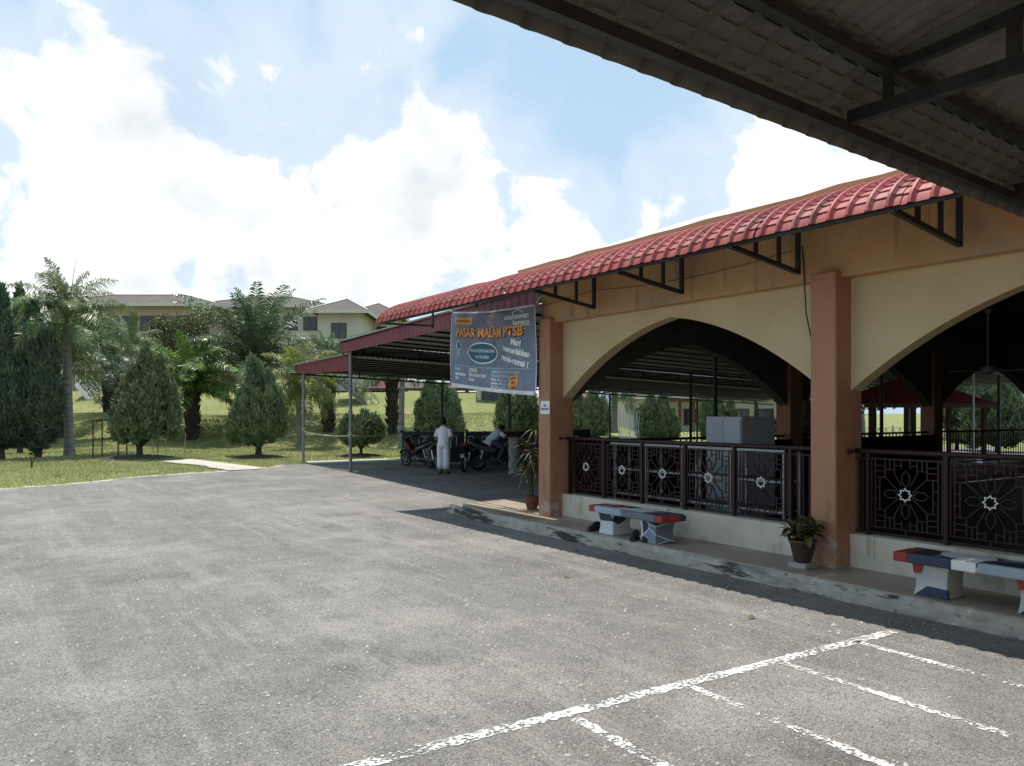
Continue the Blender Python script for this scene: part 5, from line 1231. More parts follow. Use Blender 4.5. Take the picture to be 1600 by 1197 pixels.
# ------------------------------------------------------------------ far buildings
M_BPINK = mat('pinkish_render', (.45, .35, .28), (.52, .41, .33), 1.0, .9)
M_BCREAM = mat('pale_cream_render', (.50, .47, .37), (.57, .54, .43), .8, .9)
M_BROWNTILE = mat('brown_roof_tile', (.075, .062, .055), (.12, .10, .088), 1.3, .9, bump=.6, bscale=6, bdist=.06, stretch=(1, 1, 4))
M_GLASS = mat('dark_window_glass', (.03, .035, .04), (.05, .055, .06), 1, .12, spec=.6)
M_FRAME = mat('brown_window_frame', (.09, .06, .045), None, rough=.6)
M_FASC = mat('cream_eaves_board', (.62, .58, .48), None, rough=.7)
def block(name, label, x0p, x1p, d, depth, z0, ze, ridge, over, mwall, win_rows, win_cols, group=None, roofm=None):
    """hip-roofed block with its front parallel to the photo plane"""
    w = (x1p-x0p)/1230*d; xc = (x0p+x1p)/2
    t = tag(empty(name, px(xc, d, z0), -YAW), label, 'building', group)
    H_ = ze-z0; hw = w/2
    g = MB(); g.span((-hw, 0, -1.5), (hw, depth, H_)); g.build('wall', mwall, t)
    x, y0, y1 = hw+over, -over, depth+over; hd = (y1-y0)/2; rr = min(hd, x)*.98
    V = [(-x, y0, H_), (x, y0, H_), (x, y1, H_), (-x, y1, H_), (-x+rr, (y0+y1)/2, H_+ridge), (x-rr, (y0+y1)/2, H_+ridge)]
    g = MB(); g.add(V, [(0, 1, 5, 4), (1, 2, 5), (2, 3, 4, 5), (3, 0, 4), (3, 2, 1, 0)]); rf = g.build('roof', roofm or M_BROWNTILE, t)
    for a, b in ((0, 4), (1, 5), (4, 5)):
        g = MB(); g.tube([Vector(V[a])+Vector((0, 0, .05)), Vector(V[b])+Vector((0, 0, .05))], .06, 6); g.build('ridge_cap', M_FASC, rf)
    g = MB(); g.span((-x, y0-.06, H_-.26), (x, y0+.02, H_+.03)); g.build('eaves_board', M_FASC, t)
    g = MB(); g.span((x-.02, y0+.02, H_-.26), (x+.06, y1, H_+.03)); g.build('eaves_board', M_FASC, t)
    for r_ in range(win_rows):
        zc = H_-1.75-r_*3.05
        for c in range(win_cols):
            u = -hw+w*(c+.5)/win_cols; ww, hh = 1.25, 1.25
            f = MB(); f.span((u-ww/2-.07, -.05, zc-hh/2-.07), (u+ww/2+.07, -.004, zc+hh/2+.07)); fo = f.build('window', M_FRAME, t)
            for s in (-1, 1):
                p = MB(); p.span((u+s*ww/4-ww/4+.03, -.075, zc-hh/2), (u+s*ww/4+ww/4-.03, -.052, zc+hh/2)); p.build('pane', M_GLASS, fo)
        g = MB(); g.span((-hw, -.12, zc-1.55), (hw, 0, zc-1.35)); g.build('ledge', M_FASC, t)
    return t
block('teaching_block', 'pinkish three-storey block with brown hip roof at the left', 80, 326, 74, 8, 3.3, 11.95, 1.5, 1.1, M_BPINK, 3, 9, 'far teaching blocks')
block('teaching_block', 'cream three-storey block with long brown roof behind the oil palm', 318, 500, 79, 8, 3.3, 12.5, 1.5, 1.1, M_BCREAM, 3, 6, 'far teaching blocks')
block('teaching_block', 'cream block with peaked brown hip roof above the carport', 497, 562, 71, 7.5, 3.3, 10.95, 1.6, .9, M_BCREAM, 3, 1, 'far teaching blocks')
block('teaching_block', 'rear cream block with second hip roof peak above the carport', 545, 618, 78, 8, 3.3, 11.4, 1.75, .9, M_BCREAM, 3, 2, 'far teaching blocks')
g = MB(); g.tube([(0, 0, 0), (0, 0, 3.0)], .03, 6); tag(g.build('lightning_rod', M_GALV, loc=px(632, 80, 9.6)), 'thin lightning rod over the far roofs', 'rod')
# covered walkways on top of the bank
def walkway(x0p, x1p, d, z0, zr, label, roofm, posts=5):
    w = (x1p-x0p)/1230*d; t = tag(empty('covered_walkway', px((x0p+x1p)/2, d, z0), -YAW), label, 'walkway', 'covered walkways on the bank'); h = zr-z0
    g = MB(); V = [(-w/2, -1.4, h-.55), (w/2, -1.4, h-.55), (w/2, 1.4, h-.55), (-w/2, 1.4, h-.55), (-w/2, 0, h), (w/2, 0, h)]
    g.add(V, [(0, 1, 5, 4), (2, 3, 4, 5), (1, 2, 5), (3, 0, 4), (3, 2, 1, 0)]); g.build('roof', roofm, t)
    g = MB(); g.span((-w/2, -1.45, h-.72), (w/2, -1.38, h-.5)); g.build('eaves_board', M_FRAME, t)
    for k in range(posts):
        x = -w/2+.4+(w-.8)*k/(posts-1)
        for y in (-1.1, 1.1):
            g = MB(); g.bar((x, y, -.4), (x, y, h-.6), .16); g.build('post', M_BPINK, t)
    g = MB(); g.span((-w/2, 1.6, -1), (w/2, 1.75, h-.7)); g.build('back_wall', M_BCREAM, t)
walkway(95, 395, 63, 3.3, 5.6, 'long brown-roofed covered walkway on the bank at left', M_BROWNTILE, 9)
walkway(560, 770, 60, 2.2, 4.15, 'covered walkway with brown tiles behind the steel stair', M_BROWNTILE, 7)
g = MB(); q = px(572, 59.0, 0); g.add([(-1.0, -.35, 3.35), (1.1, -.35, 3.35), (1.9, .1, 4.05), (-.1, .1, 4.05)], [(0, 1, 2, 3)]); g.add([(-1.0, -.3, 3.3), (1.1, -.3, 3.3), (1.9, .15, 4.0), (-.1, .15, 4.0)], [(3, 2, 1, 0)])
tag(g.build('red_roof_sheet', M_MAROON, loc=q, rot=(0, 0, -YAW)), 'red roof sheet over the foot of the steel stair', 'roof')
# steel stair down the bank
def stair(x0p, x1p, d, ztop, zbot, label, railm, stepm, n=14, width=1.3):
    a = px(x0p, d, 0); w = (x1p-x0p)/1230*d; t = tag(empty('steel_stair', px(x1p, d, zbot), -YAW), label, 'stair', 'stairs on the bank'); hz = ztop-zbot
    for s in (0, 1):
        g = MB(); g.bar((0, s*width, -.05), (-w, s*width, hz-.05), .06, .26); g.build('stringer', railm, t)
        for zz in (.55, 1.0):
            g = MB(); g.bar((0, s*width, zz), (-w, s*width, hz+zz), .05); g.build('handrail', railm, t)
        for k in range(7):
            x = -w*k/6; g = MB(); g.bar((x, s*width, hz*k/6), (x, s*width, hz*k/6+1.0), .04); g.build('baluster', railm, t)
    for k in range(n):
        x = -w*(k+.5)/n; z = hz*(k+.5)/n; g = MB(); g.span((x-abs(w)/n*.55, .03, z-.02), (x+abs(w)/n*.55, width-.03, z+.03)); g.build('step', stepm, t)
M_STEP = mat('stair_step', (.45, .44, .41), (.55, .54, .50), 4, .8)
stair(520, 592, 55, 4.4, 1.6, 'grey steel stair with railings climbing the bank behind the carport', M_GALV, M_STEP, 16)
stair(153, 118, 56, 2.0, 3.9, 'white railed stair on the bank behind the pale palm trunk', M_WHITE, M_STEP, 10)
# low white building with red eaves, gate, fence: seen past the end column and through the far arch
wb = block('low_house', 'low white house with red eaves seen beside the end column', 850, 930, 62, 6, .4, 2.75, 1.2, .5, M_WHITE, 1, 2, None, M_MAROON)
block('low_building', 'cream low building with brown entrance seen in the far arch', 985, 1215, 66, 8, .2, 3.2, 1.0, .4, M_BCREAM, 1, 6)
dr = tag(empty('brown_porch', px(1072, 64.5, .2), -YAW), 'brown timber porch of the low building in the far arch', 'porch'); 
for x in (-1.6, -.5, .6, 1.6):
    g = MB(); g.bar((x, 0, 0), (x, 0, 2.5), .22); g.build('post', M_RUST, dr)
g = MB(); g.span((-2.2, -.4, 2.5), (2.2, .8, 2.75)); g.build('lintel', M_RUST, dr)
block('gate_house', 'cream pillar building behind the paired dark posts', 745, 790, 56, 3, .6, 4.4, .5, .3, M_BCREAM, 1, 1)
def lattice_fence(x0p, x1p, d, h, label, m, z=0.0):
    w = (x1p-x0p)/1230*d; t = tag(empty('lattice_fence', px((x0p+x1p)/2, d, z), -YAW), label, 'fence', 'lattice fences beyond the hall'); n = max(2, int(w/1.1))
    pm = MB()
    for s in (0, 1): pm.bar((0, 0, .1+s*(h-.15)), (w/n, 0, .1+s*(h-.15)), .03)
    for k in range(3):
        u = w/n/3*k; v = w/n/3
        pm.bar((u, 0, .1), (u+v, 0, h-.05), .02); pm.bar((u+v, 0, .1), (u, 0, h-.05), .02); pm.bar((u, 0, .1), (u, 0, h-.05), .02)
    pmm = pm.mesh('panel', m); po = MB().bar((0, 0, -.1), (0, 0, h+.1), .05, .05).mesh('post', m)
    for k in range(n): link('panel', pmm, t, loc=(-w/2+w/n*k, 0, 0)); link('post', po, t, loc=(-w/2+w/n*k, 0, 0))
lattice_fence(968, 1000, 44, 1.9, 'blue-grey lattice gate seen in the far arch', mat('blue_grey_paint', (.26, .31, .36), None, rough=.6))
lattice_fence(1052, 1215, 47, 1.1, 'dark lattice fence along the lawn seen in the far arch', M_GALV)
lattice_fence(1230, 1560, 44, 1.0, 'low lattice fence seen behind the hall railings at right', M_GALV)
b_ = MB(); b_.add([tuple(px(x, d, .012)) for x, d in ((900, 41), (1250, 36), (1300, 40), (930, 45.5))], [(0, 1, 2, 3)]); tag(b_.build('pavement', M_PATH), 'pale paving beyond the carport', kind='structure')
# pavilion with red tiles, seen through the hall
pv = tag(empty('garden_pavilion', px(1425, 33, 0), -YAW), 'red-tiled garden pavilion seen deep through the near arch', 'pavilion')
g = MB(); V = [(-2.9, -2, 2.15), (2.4, -2, 2.15), (2.4, 2, 2.15), (-2.9, 2, 2.15), (-.8, 0, 3.2), (.5, 0, 3.2)]; g.add(V, [(0, 1, 5, 4), (1, 2, 5), (2, 3, 4, 5), (3, 0, 4), (3, 2, 1, 0)]); g.build('roof', M_REDTILE, pv)
g = MB(); g.span((-2.9, -2.04, 2.0), (2.4, -1.98, 2.16)); g.build('eaves_board', M_FRAME, pv)
for x in (-2.5, -.8, .6, 2.0):
    for y in (-1.7, 1.7):
        g = MB(); g.bar((x, y, -.1), (x, y, 2.1), .14); g.build('post', M_RUST, pv)
g = MB(); g.tube([(0, 0, -.1), (0, 0, 4)], .035, 8); g.box((0, 0, .1), (.4, .4, .3)); tag(g.build('pale_pole', M_WHITE, loc=px(1521, 27, 0)), 'thin pale pole seen deep through the near arch', 'pole')

# ------------------------------------------------------------------ black panels with white brackets behind the motorcycles
M_BLACK = mat('black_panel', (.010, .010, .016), (.022, .021, .03), 3, .5, spec=.4)
pd = Vector((FC, -FS, 0))
for k in range(6):
    wk = 1.12; p = Vector((12.42, 25.40, 0)) + pd*(k*wk)
    t = tag(empty('black_panel', p, -YAW+R((-1, 2, 0, 1.5, -2, 1)[k])), 'black upright panel with white U brackets, %s from the roped end' % ('first', 'second', 'third', 'fourth', 'fifth', 'sixth')[k], 'panel', 'black panels behind the motorcycles')
    hgt = (1.13, 1.13, 1.12, 1.14, 1.15, 1.2)[k]
    g = MB(); g.span((.01, -.02, .05), (wk-.01, .02, hgt)); g.build('board', M_BLACK, t, bevel=.006)
    g = MB(); g.bar((.0, 0, hgt+.012), (wk, 0, hgt+.012), .05, .02); g.build('edge_trim', mat('pale_trim', (.30, .29, .26), None, rough=.6), t)
    for u in ((.12, .62) if k < 3 else (.5,)):
        g = MB(); g.tube([(u, -.05, .55), (u, -.05, .93), (u+.03, -.05, .96), (u+.17, -.05, .96), (u+.20, -.05, .93), (u+.20, -.05, .62)], .014, 6); g.build('bracket', M_WHITE, t, smooth=True)
    for u in (.1, wk-.1):
        g = MB(); g.span((u-.03, -.2, 0), (u+.03, .2, .05)); g.build('foot', M_STEEL, t)
# patterned concrete pillar and the dark low wall beside it
M_PATT = mat('patterned_cement', (.26, .255, .235), (.36, .35, .32), 5, .85, bump=.3, bscale=30)
pil = tag(empty('patterned_pillar', (13.08, 19.28, 0)), 'short round cement pillar with a diamond pattern', 'pillar')
g = MB(); g.lathe([(.17, -.05), (.17, .04), (.155, .06), (.155, 1.0), (.175, 1.02), (.175, 1.06), (.02, 1.07)], 20); g.build('shaft', M_PATT, pil, smooth=True)
for k in range(6):
    for s in (-1, 1):
        g = MB(); pts = [((.158)*cos(a), .158*sin(a), .08+.9*((j)/18.0)) for j, a in enumerate(np.linspace(k*pi/3, k*pi/3+s*2*pi/3*1.2, 19))]
        g.tube(pts, .012, 5); g.build('raised_band', M_PATT, pil)
lw = tag(empty('low_wall', (14.9, 19.0, 0)), 'dark low wall with ledge right of the patterned pillar', 'wall')
g = MB(); g.box((0, 0, .48), (3.0, .25, 1.0), rz=-YAW); g.build('wall', M_BLACK, lw); g = MB(); g.box((0, 0, 1.01), (3.1, .4, .06), rz=-YAW); g.build('ledge', M_STEEL, lw)

# ------------------------------------------------------------------ motorcycles
M_TYRE = mat('tyre_rubber', (.012, .012, .012), (.022, .022, .022), 20, .85); M_RIM = mat('alloy_rim', (.45, .45, .46), None, rough=.3, metal=.8)
M_BODY = mat('black_plastic', (.012, .012, .014), (.018, .018, .02), 4, .3, spec=.5, rand=.3); M_BODYR = mat('dark_red_fairing', (.045, .008, .010), None, rough=.3, spec=.5); M_SEAT = mat('seat_vinyl', (.015, .015, .015), None, rough=.55)
M_BODYG = mat('grey_fairing', (.14, .145, .155), None, rough=.3, spec=.5); M_ENG = mat('engine_metal', (.10, .10, .105), (.18, .18, .18), 12, .45, metal=.6); M_TAIL = mat('red_lens', (.45, .02, .03), None, rough=.15, spec=.6); M_LENS = mat('clear_lens', (.5, .52, .55), None, rough=.1, spec=.7)
def sect(x, z0, z1, w, n=10, flat=.75):
    zc, hz = (z0+z1)/2, (z1-z0)/2
    return [(x, w*math.copysign(abs(cos(a))**flat, cos(a)), zc+hz*math.copysign(abs(sin(a))**flat, sin(a))) for a in np.linspace(0, 2*pi, n+1)[:-1]]
def make_bike(label, m1, m2, rider=False):
    t = tag(empty('motorcycle'), label, 'motorcycle', 'motorcycles parked under the carport')
    WB = .625; WR = .285
    for x in (-WB, WB):
        g = MB(); g.torus((0, 0, 0), WR-.037, .037 if x > 0 else .045, 28, 8, 'Y'); ty = g.build('tyre', M_TYRE, t, smooth='all', loc=(x, 0, WR))
        g = MB(); g.torus((0, 0, 0), WR-.072, .014, 28, 6, 'Y', sx=1.8)
        for k in range(5):
            a = 2*pi*k/5
            for da in (-.16, .16): g.bar((.04*cos(a), 0, .04*sin(a)), ((WR-.075)*cos(a+da), 0, (WR-.075)*sin(a+da)), .022, .014)
        g.lathe([(.045, -.05), (.05, -.02), (.05, .02), (.045, .05)], 14, axis='Y'); g.build('rim', M_RIM, ty, smooth=True)
        g = MB(); g.lathe([(.045, .03), (.11, .032), (.11, .037), (.045, .039)], 20, axis='Y'); g.build('brake_disc', M_RIM, ty)
    for s in (-1, 1):
        g = MB(); g.tube([(WB, s*.085, WR), (.46, s*.085, .72)], [.028, .024], 10); g.build('fork_leg', M_ENG, t, smooth=True)
    g = MB(); rr = []
    for a in np.linspace(R(25), R(165), 12):
        c, s_ = cos(a), sin(a); R1 = WR+.02
        rr.append([(WB+R1*c, -.06, WR+R1*s_), (WB+(R1+.03)*c, 0, WR+(R1+.03)*s_), (WB+R1*c, .06, WR+R1*s_), (WB+(R1-.012)*c, 0, WR+(R1-.012)*s_+.008)])
    g.loft(rr); g.build('front_mudguard', m2, t, smooth=True)
    # leg shield and front fairing
    g = MB(); g.loft([sect(.60, .74, .86, .05), sect(.55, .66, .95, .12), sect(.47, .55, .97, .17), sect(.38, .46, .92, .18), sect(.30, .40, .80, .15), sect(.22, .40, .66, .09)]); g.build('front_fairing', m1, t, smooth=True)
    g = MB(); g.loft([sect(.28, .38, .62, .09), sect(.10, .40, .56, .08), sect(-.05, .42, .62, .09), sect(-.15, .46, .70, .11)]); g.build('centre_body', m1, t, smooth=True)
    g = MB(); g.loft([sect(-.05, .50, .70, .10), sect(-.25, .54, .76, .13), sect(-.50, .60, .80, .125), sect(-.72, .70, .86, .085), sect(-.88, .80, .90, .04)]); g.build('tail_fairing', m2, t, smooth=True)
    for s in (-1, 1):
        g = MB(); g.prism([(-.15, .60), (-.55, .70), (-.86, .86), (-.55, .745), (-.15, .66)], s*.132, s*.142, 'Y'); g.build('side_stripe', M_BODYG, t)
    g = MB(); g.loft([sect(.06, .70, .74, .08), sect(-.05, .70, .785, .115), sect(-.25, .745, .80, .125), sect(-.42, .78, .845, .125), sect(-.62, .82, .885, .11), sect(-.78, .86, .90, .07)]); g.build('seat', M_SEAT, t, smooth=True)
    g = MB(); g.loft([sect(.20, .20, .38, .10), sect(.05, .16, .40, .13), sect(-.12, .18, .38, .12), sect(-.2, .22, .34, .08)]); g.lathe([(.09, -.14), (.09, -.11), (.07, .12), (.07, .15)], 14, c=(-.02, 0, .26), axis='Y'); g.build('engine', M_ENG, t, smooth=True)
    g = MB(); g.tube([(.12, -.10, .20), (-.05, -.14, .15), (-.3, -.15, .20), (-.45, -.155, .26)], .022, 8); g.tube([(-.38, -.155, .235), (-.45, -.16, .26), (-.80, -.165, .40), (-.85, -.165, .42)], [.025, .045, .05, .035], 10); g.build('exhaust', M_ENG, t, smooth=True)
    for s in (-1, 1):
        g = MB(); g.bar((-.05, s*.075, .30), (-WB, s*.075, WR), .03, .045); g.build('swingarm', M_ENG, t)
        g = MB(); g.tube([(-WB+.05, s*.10, WR+.05), (-.50, s*.10, .62)], .028, 8); g.build('shock_absorber', M_RIM, t, smooth=True)
        g = MB(); g.tube([(.40, 0, .94), (.38, s*.12, 1.0), (.33, s*.26, 1.0), (.29, s*.34, .98)], .014, 8); g.tube([(.33, s*.24, 1.0), (.29, s*.35, .98)], .02, 8); g.build('handlebar', M_BODY, t, smooth=True)
        g = MB(); g.tube([(.36, s*.20, 1.0), (.36, s*.24, 1.12), (.34, s*.28, 1.20)], .008, 6); g.ball((.34, s*.29, 1.22), (.02, .06, .045)); g.build('mirror', M_BODY, t, smooth=True)
    g = MB(); g.loft([sect(.50, .92, 1.0, .06), sect(.44, .90, 1.05, .10), sect(.36, .92, 1.04, .09), sect(.30, .96, 1.02, .05)]); g.build('handlebar_cover', m1, t, smooth=True)
    g = MB(); g.ball((.575, 0, .85), (.03, .09, .05)); g.build('headlight', M_LENS, t, smooth=True)
    g = MB(); g.ball((-.885, 0, .84), (.03, .07, .04)); g.build('tail_light', M_TAIL, t, smooth=True)
    g = MB(); g.prism([(-.60, .62), (-.78, .66), (-.93, .50), (-.95, .44), (-.92, .46), (-.77, .62)], -.06, .06, 'Y'); g.build('rear_mudguard', M_BODY, t)
    g = MB(); g.box((-.955, 0, .52), (.008, .17, .15)); pl_ = g.build('number_plate', M_BLACK, t)
    g = MB(); g.box((-.961, -.03, .545), (.004, .016, .04)); g.box((-.961, .0, .545), (.004, .016, .04)); g.box((-.961, .035, .545), (.004, .03, .04)); g.box((-.961, 0, .49), (.004, .1, .035)); pl2 = g.build('plate_marks', M_WHITE, pl_); pl2['kind'] = 'stuff'
    g = MB(); g.tube([(-.02, .08, .20), (-.08, .22, .0)], .014, 6); g.build('side_stand', M_ENG, t)
    for s in (-1, 1):
        g = MB(); g.bar((-.02, s*.08, .21), (-.02, s*.26, .22), .03); g.build('foot_peg', M_TYRE, t)
    return t
bk = make_bike('black motorcycle with maroon front nearest the lawn', M_BODYR, M_BODY)
def place(o, rear, front, lean=6):
    r_, f_ = Vector((*rear, 0)), Vector((*front, 0)); c = (r_+f_)/2; o.location = c; o.rotation_euler = (R(lean), 0, math.atan2(f_.y-r_.y, f_.x-r_.x))
place(bk, (12.18, 22.86), (11.95, 24.10), -6)
b2 = make_bike('black motorcycle with pale rear rim right of the standing person', M_BODY, M_BODY); place(b2, (12.10, 20.55), (13.05, 21.45), 5)
b3 = make_bike('dark motorcycle with red tail light under the crouched person', M_BODY, M_BODYG); place(b3, (12.95, 21.1), (14.15, 20.85), 3)
b4 = make_bike('dark motorcycle partly hidden behind the standing person', M_BODYG, M_BODY); place(b4, (12.0, 22.0), (12.3, 23.25), -5)

# ------------------------------------------------------------------ people
def remesh_body(parts, voxel, m, name='body'):
    """parts: list of tapered capsules [(p, r), ...]; fused into one skin"""
    g = MB()
    for pts in parts:
        if len(pts) == 1: g.ball(pts[0][0], pts[0][1], 14, 10); continue
        g.tube([p for p, r in pts], [r for p, r in pts], 12)
        for p, r in (pts[0], pts[-1]): g.ball(p, r, 12, 8)
    me = g.mesh(name, m); o = bpy.data.objects.new(name, me); COL.objects.link(o)
    md = o.modifiers.new('remesh', 'REMESH'); md.mode = 'VOXEL'; md.voxel_size = voxel; md.use_smooth_shade = True
    sm = o.modifiers.new('smooth', 'SMOOTH'); sm.factor = .5; sm.iterations = 3
    dg = bpy.context.evaluated_depsgraph_get(); dg.update(); out = bpy.data.meshes.new_from_object(o.evaluated_get(dg)); bpy.data.objects.remove(o)
    out.name = name; out.materials.clear(); out.materials.append(m); out.polygons.foreach_set('use_smooth', [True]*len(out.polygons)); return out
M_SKIN = mat('brown_skin', (.20, .10, .06), (.26, .14, .09), 6, .5); M_HAIR = mat('black_hair', (.010, .009, .008), (.02, .018, .016), 30, .6)
M_CLOTH = mat('white_cotton', (.76, .76, .80), (.84, .84, .87), 5, .9, bump=.3, bscale=9, bdist=.03); M_JEANS = mat('blue_denim', (.05, .07, .11), (.08, .11, .16), 20, .9); M_SAND = mat('dark_sandal', (.03, .02, .015), None, rough=.7)
def hand(w, dirn, side, curl=.6):
    """five-finger hand: w wrist, dirn direction of the palm; returns capsules"""
    d = Vector(dirn).normalized(); s = d.cross(Vector((0, 0, 1))); s = s.normalized() if s.length > .1 else Vector((1, 0, 0)); u = s.cross(d); w = Vector(w); P = [[(w, .026), (w+d*.05, .033), (w+d*.085, .032)]]
    for k, (L_, o) in enumerate(((.075, -.030), (.085, -.010), (.078, .011), (.062, .031))):
        b = w+d*.085+s*o; m_ = b+d*L_*.5*cos(curl)-u*L_*.5*sin(curl); e = m_+d*L_*.45*cos(curl*2)-u*L_*.45*sin(curl*2); P.append([(b, .0095), (m_, .009), (e, .0078)])
    b = w+d*.03+s*.03*side; m_ = b+s*.035*side+d*.03; P.append([(b, .012), (m_, .0105), (m_+d*.035-u*.015, .009)]); return P
def ring(c, rx, ry, tilt=0.0, n=20, wob=0.0, seed=0):
    return [(c[0]+rx*cos(a)*(1+wob*sin(a*5+seed)+wob*.6*sin(a*9+seed*2)), c[1]+ry*sin(a)*(1+wob*sin(a*5+seed)), c[2]+tilt*cos(a)) for a in np.linspace(0, 2*pi, n+1)[:-1]]
def face_parts(h, fwd, parent):
    """h head centre; fwd facing direction: nose, eyes, mouth, ears as small meshes"""
    pass
def standing_person():
    t = tag(empty('person', (11.36, 20.45, 0)), 'person in white shirt and loose white trousers standing with back to the camera', 'person')
    # local: y forward (facing), x right; height 1.60
    V = Vector; P = []
    P.append([(V((0, .01, 1.475)), (.077, .092, .105))]); P.append([(V((0, .03, 1.42)), (.055, .065, .06))])
    P.append([(V((0, 0, 1.28)), .055), (V((0, .005, 1.40)), .05)])
    P.append([(V((0, 0, 1.24)), .10), (V((0, .01, 1.08)), .135), (V((0, .0, .92)), .12), (V((0, -.01, .82)), .14)])
    for s in (-1, 1):
        P.append([(V((s*.075, 0, 1.27)), .06), (V((s*.165, 0, 1.25)), .055)])
        el = V((s*.235, -.03, .99)) if s < 0 else V((.245, .02, 1.00)); wr = V((s*.15, .20, 1.02)) if s < 0 else V((.20, .24, 1.08))
        P.append([(V((s*.175, 0, 1.24)), .052), (el, .040), (wr, .027)])
        P += hand(wr, (-s*.35, .9, .15), -s, .7)
        P.append([(V((s*.085, 0, .82)), .088), (V((s*.10, .01, .45)), .058), (V((s*.105, -.01, .10)), .038)])
        P.append([(V((s*.105, -.03, .055)), .034), (V((s*.115, .06, .035)), .034), (V((s*.12, .15, .022)), .028)])
        P.append([(V((s*.079, .005, 1.47)), (.013, .024, .034))])
    P.append([(V((0, .108, 1.455)), (.014, .018, .022))])            # nose
    body = link('body', remesh_body(P, .0095, M_SKIN), t)
    for s in (-1, 1):
        g = MB(); g.ball((s*.032, .088, 1.487), (.014, .010, .008)); g.build('eye', M_WHITE, t)
    g = MB(); g.ball((0, .092, 1.415), (.024, .008, .007)); g.build('mouth', M_RED, t)
    g = MB(); g.loft([ring((0, -.012, 1.41), .066, .075, 0, 20, .02), ring((0, -.014, 1.46), .086, .098, 0, 20, .02), ring((0, -.004, 1.53), .086, .102, 0, 20, .02), ring((0, 0, 1.575), .062, .078), ring((0, 0, 1.597), .02, .03)]); hr = g.build('hair', M_HAIR, t, smooth='all')
    # keep the hair off the face
    hr.location = (0, -.022, 0)
    g = MB(); g.loft([ring((0, -.01, .74), .185, .145, 0, 26, .035, 1), ring((0, -.01, .84), .18, .14, 0, 26, .03, 2), ring((0, 0, .95), .165, .125, 0, 26, .02, 3), ring((0, .005, 1.10), .18, .13, 0, 26, .012, 4), ring((0, 0, 1.20), .195, .12, 0, 26, .01, 5), ring((0, 0, 1.28), .18, .095, 0, 26), ring((0, 0, 1.325), .10, .07, 0, 26), ring((0, .0, 1.36), .062, .062, 0, 26)]); g.build('shirt', M_CLOTH, t, smooth='all')
    for s in (-1, 1):
        el = V((s*.235, -.03, .99)) if s < 0 else V((.245, .02, 1.00)); a = V((s*.15, 0, 1.265)); g = MB(); g.tube([a, a.lerp(el, .45), a.lerp(el, .80)], [.078, .074, .082], 16); g.build('sleeve', M_CLOTH, t, smooth='all')
        g = MB(); g.loft([ring((s*.088, 0, .135), .105, .115, 0, 20, .04, s+2), ring((s*.095, 0, .30), .098, .105, 0, 20, .04, s+3), ring((s*.095, 0, .50), .096, .10, 0, 20, .03, s+4), ring((s*.09, -.005, .70), .105, .125, 0, 20, .02, s+5), ring((s*.075, -.01, .84), .11, .135, 0, 20)]); g.build('trouser_leg', M_CLOTH, t, smooth='all')
        g = MB(); out = [(s*.115+x, y) for x, y in ((-.04, -.08), (.04, -.08), (.05, .10), (.03, .17), (-.03, .17), (-.048, .10))]; g.prism(out, .0, .022, 'Z'); g.bar((s*.115-.05, .06, .05), (s*.115+.05, .06, .05), .03, .012); g.build('sandal', M_SAND, t)
    t.rotation_euler = (0, 0, R(-52)); t.scale = (1.04,)*3; return t
standing_person()
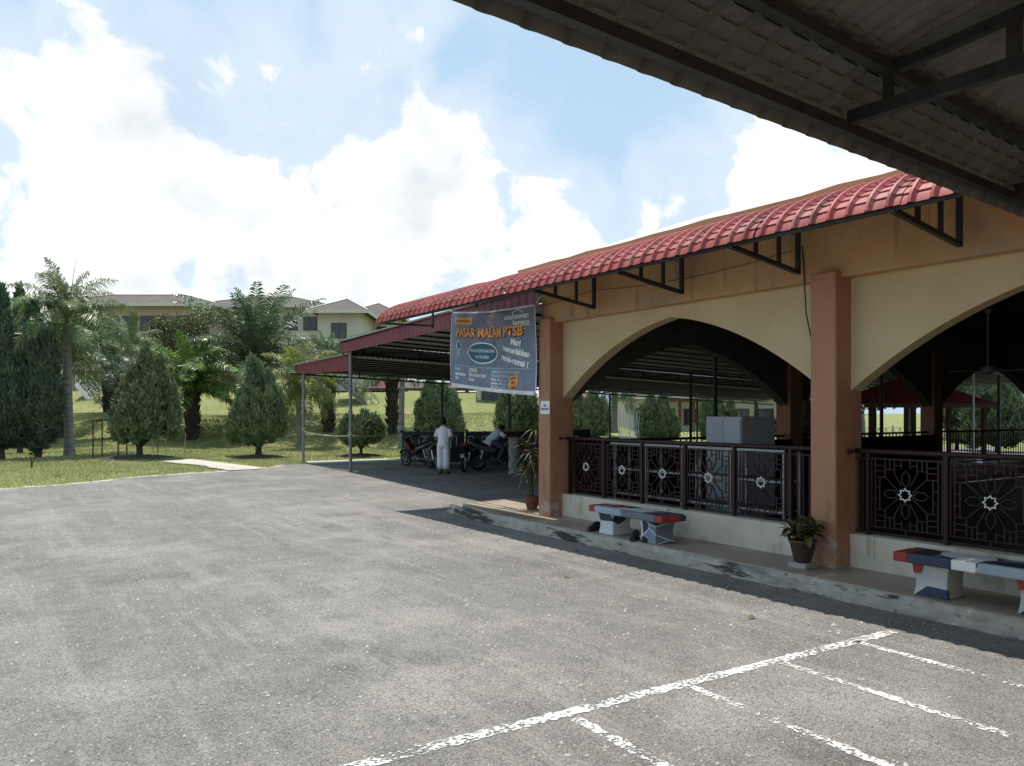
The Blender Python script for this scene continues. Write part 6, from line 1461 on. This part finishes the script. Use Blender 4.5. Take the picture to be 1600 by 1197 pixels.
def seated_person():
    t = tag(empty('person', (13.45, 20.98, 0)), 'person in pale shirt bent forward on a dark motorcycle', 'person'); V = Vector; P = []
    hip = V((0, -.10, .93)); ch = V((0, .16, 1.17)); nk = V((0, .22, 1.25)); hd = V((0, .30, 1.30))
    P.append([(hip, .13), (hip.lerp(ch, .5), .125), (ch, .125)]); P.append([(nk-V((0, .03, .03)), .055), (hd, .05)]); P.append([(hd, (.077, .10, .098))]); P.append([(hd+V((0, .095, -.03)), (.014, .018, .02))])
    for s in (-1, 1):
        sh_p = ch+V((s*.16, .02, .0)); el = V((s*.27, .33, 1.02)); wr = V((s*.28, .53, 1.04)); P.append([(ch+V((s*.05, 0, .0)), .07), (sh_p, .055), (el, .040), (wr, .027)]); P += hand(wr, (0, 1, -.1), -s, .9)
        kn = V((s*.20, .26, .70)); an = V((s*.17, .10, .32)); P.append([(hip+V((s*.08, 0, -.03)), .09), (kn, .06), (an, .038)]); P.append([(an, .036), (an+V((0, .12, -.05)), .030)])
        P.append([(hd+V((s*.08, -.01, 0)), (.013, .022, .03))])
    link('body', remesh_body(P, .0095, M_SKIN), t)
    g = MB(); g.ball(hd+V((0, -.025, .022)), (.090, .108, .098), 18, 12); g.build('hair', M_HAIR, t, smooth='all')
    ax = (ch-hip).normalized(); nrm = V((0, -ax.z, ax.y)); pos = lambda f: hip.lerp(ch, f)
    def tring(f, rx, ry, sd=0): c = pos(f); return [tuple(c+V((1, 0, 0))*rx*cos(a)*(1+.02*sin(5*a+sd))+nrm*ry*sin(a)) for a in np.linspace(0, 2*pi, 23)[:-1]]
    g = MB(); g.loft([tring(-.55, .19, .155, 1), tring(-.15, .18, .15, 1), tring(.25, .175, .145, 2), tring(.65, .19, .15, 3), tring(1.0, .20, .14), tring(1.22, .14, .10), tring(1.36, .07, .065)]); g.build('shirt', M_CLOTH, t, smooth='all')
    for s in (-1, 1):
        a = ch+V((s*.15, .02, 0)); el = V((s*.27, .33, 1.02)); g = MB(); g.tube([a, a.lerp(el, .5), a.lerp(el, .85)], [.075, .068, .07], 14); g.build('sleeve', M_CLOTH, t, smooth='all')
        kn = V((s*.20, .26, .70)); an = V((s*.17, .10, .32)); h0 = hip+V((s*.08, 0, -.03)); g = MB(); g.tube([h0, h0.lerp(kn, .6), kn, kn.lerp(an, .5), kn.lerp(an, .95)], [.115, .095, .082, .07, .065], 14); g.build('trouser_leg', M_JEANS, t, smooth='all')
    t.rotation_euler = (0, 0, R(-102)); return t
seated_person()
scene.cycles.max_bounces = 7; scene.cycles.diffuse_bounces = 3; scene.cycles.glossy_bounces = 2; scene.cycles.transparent_max_bounces = 6
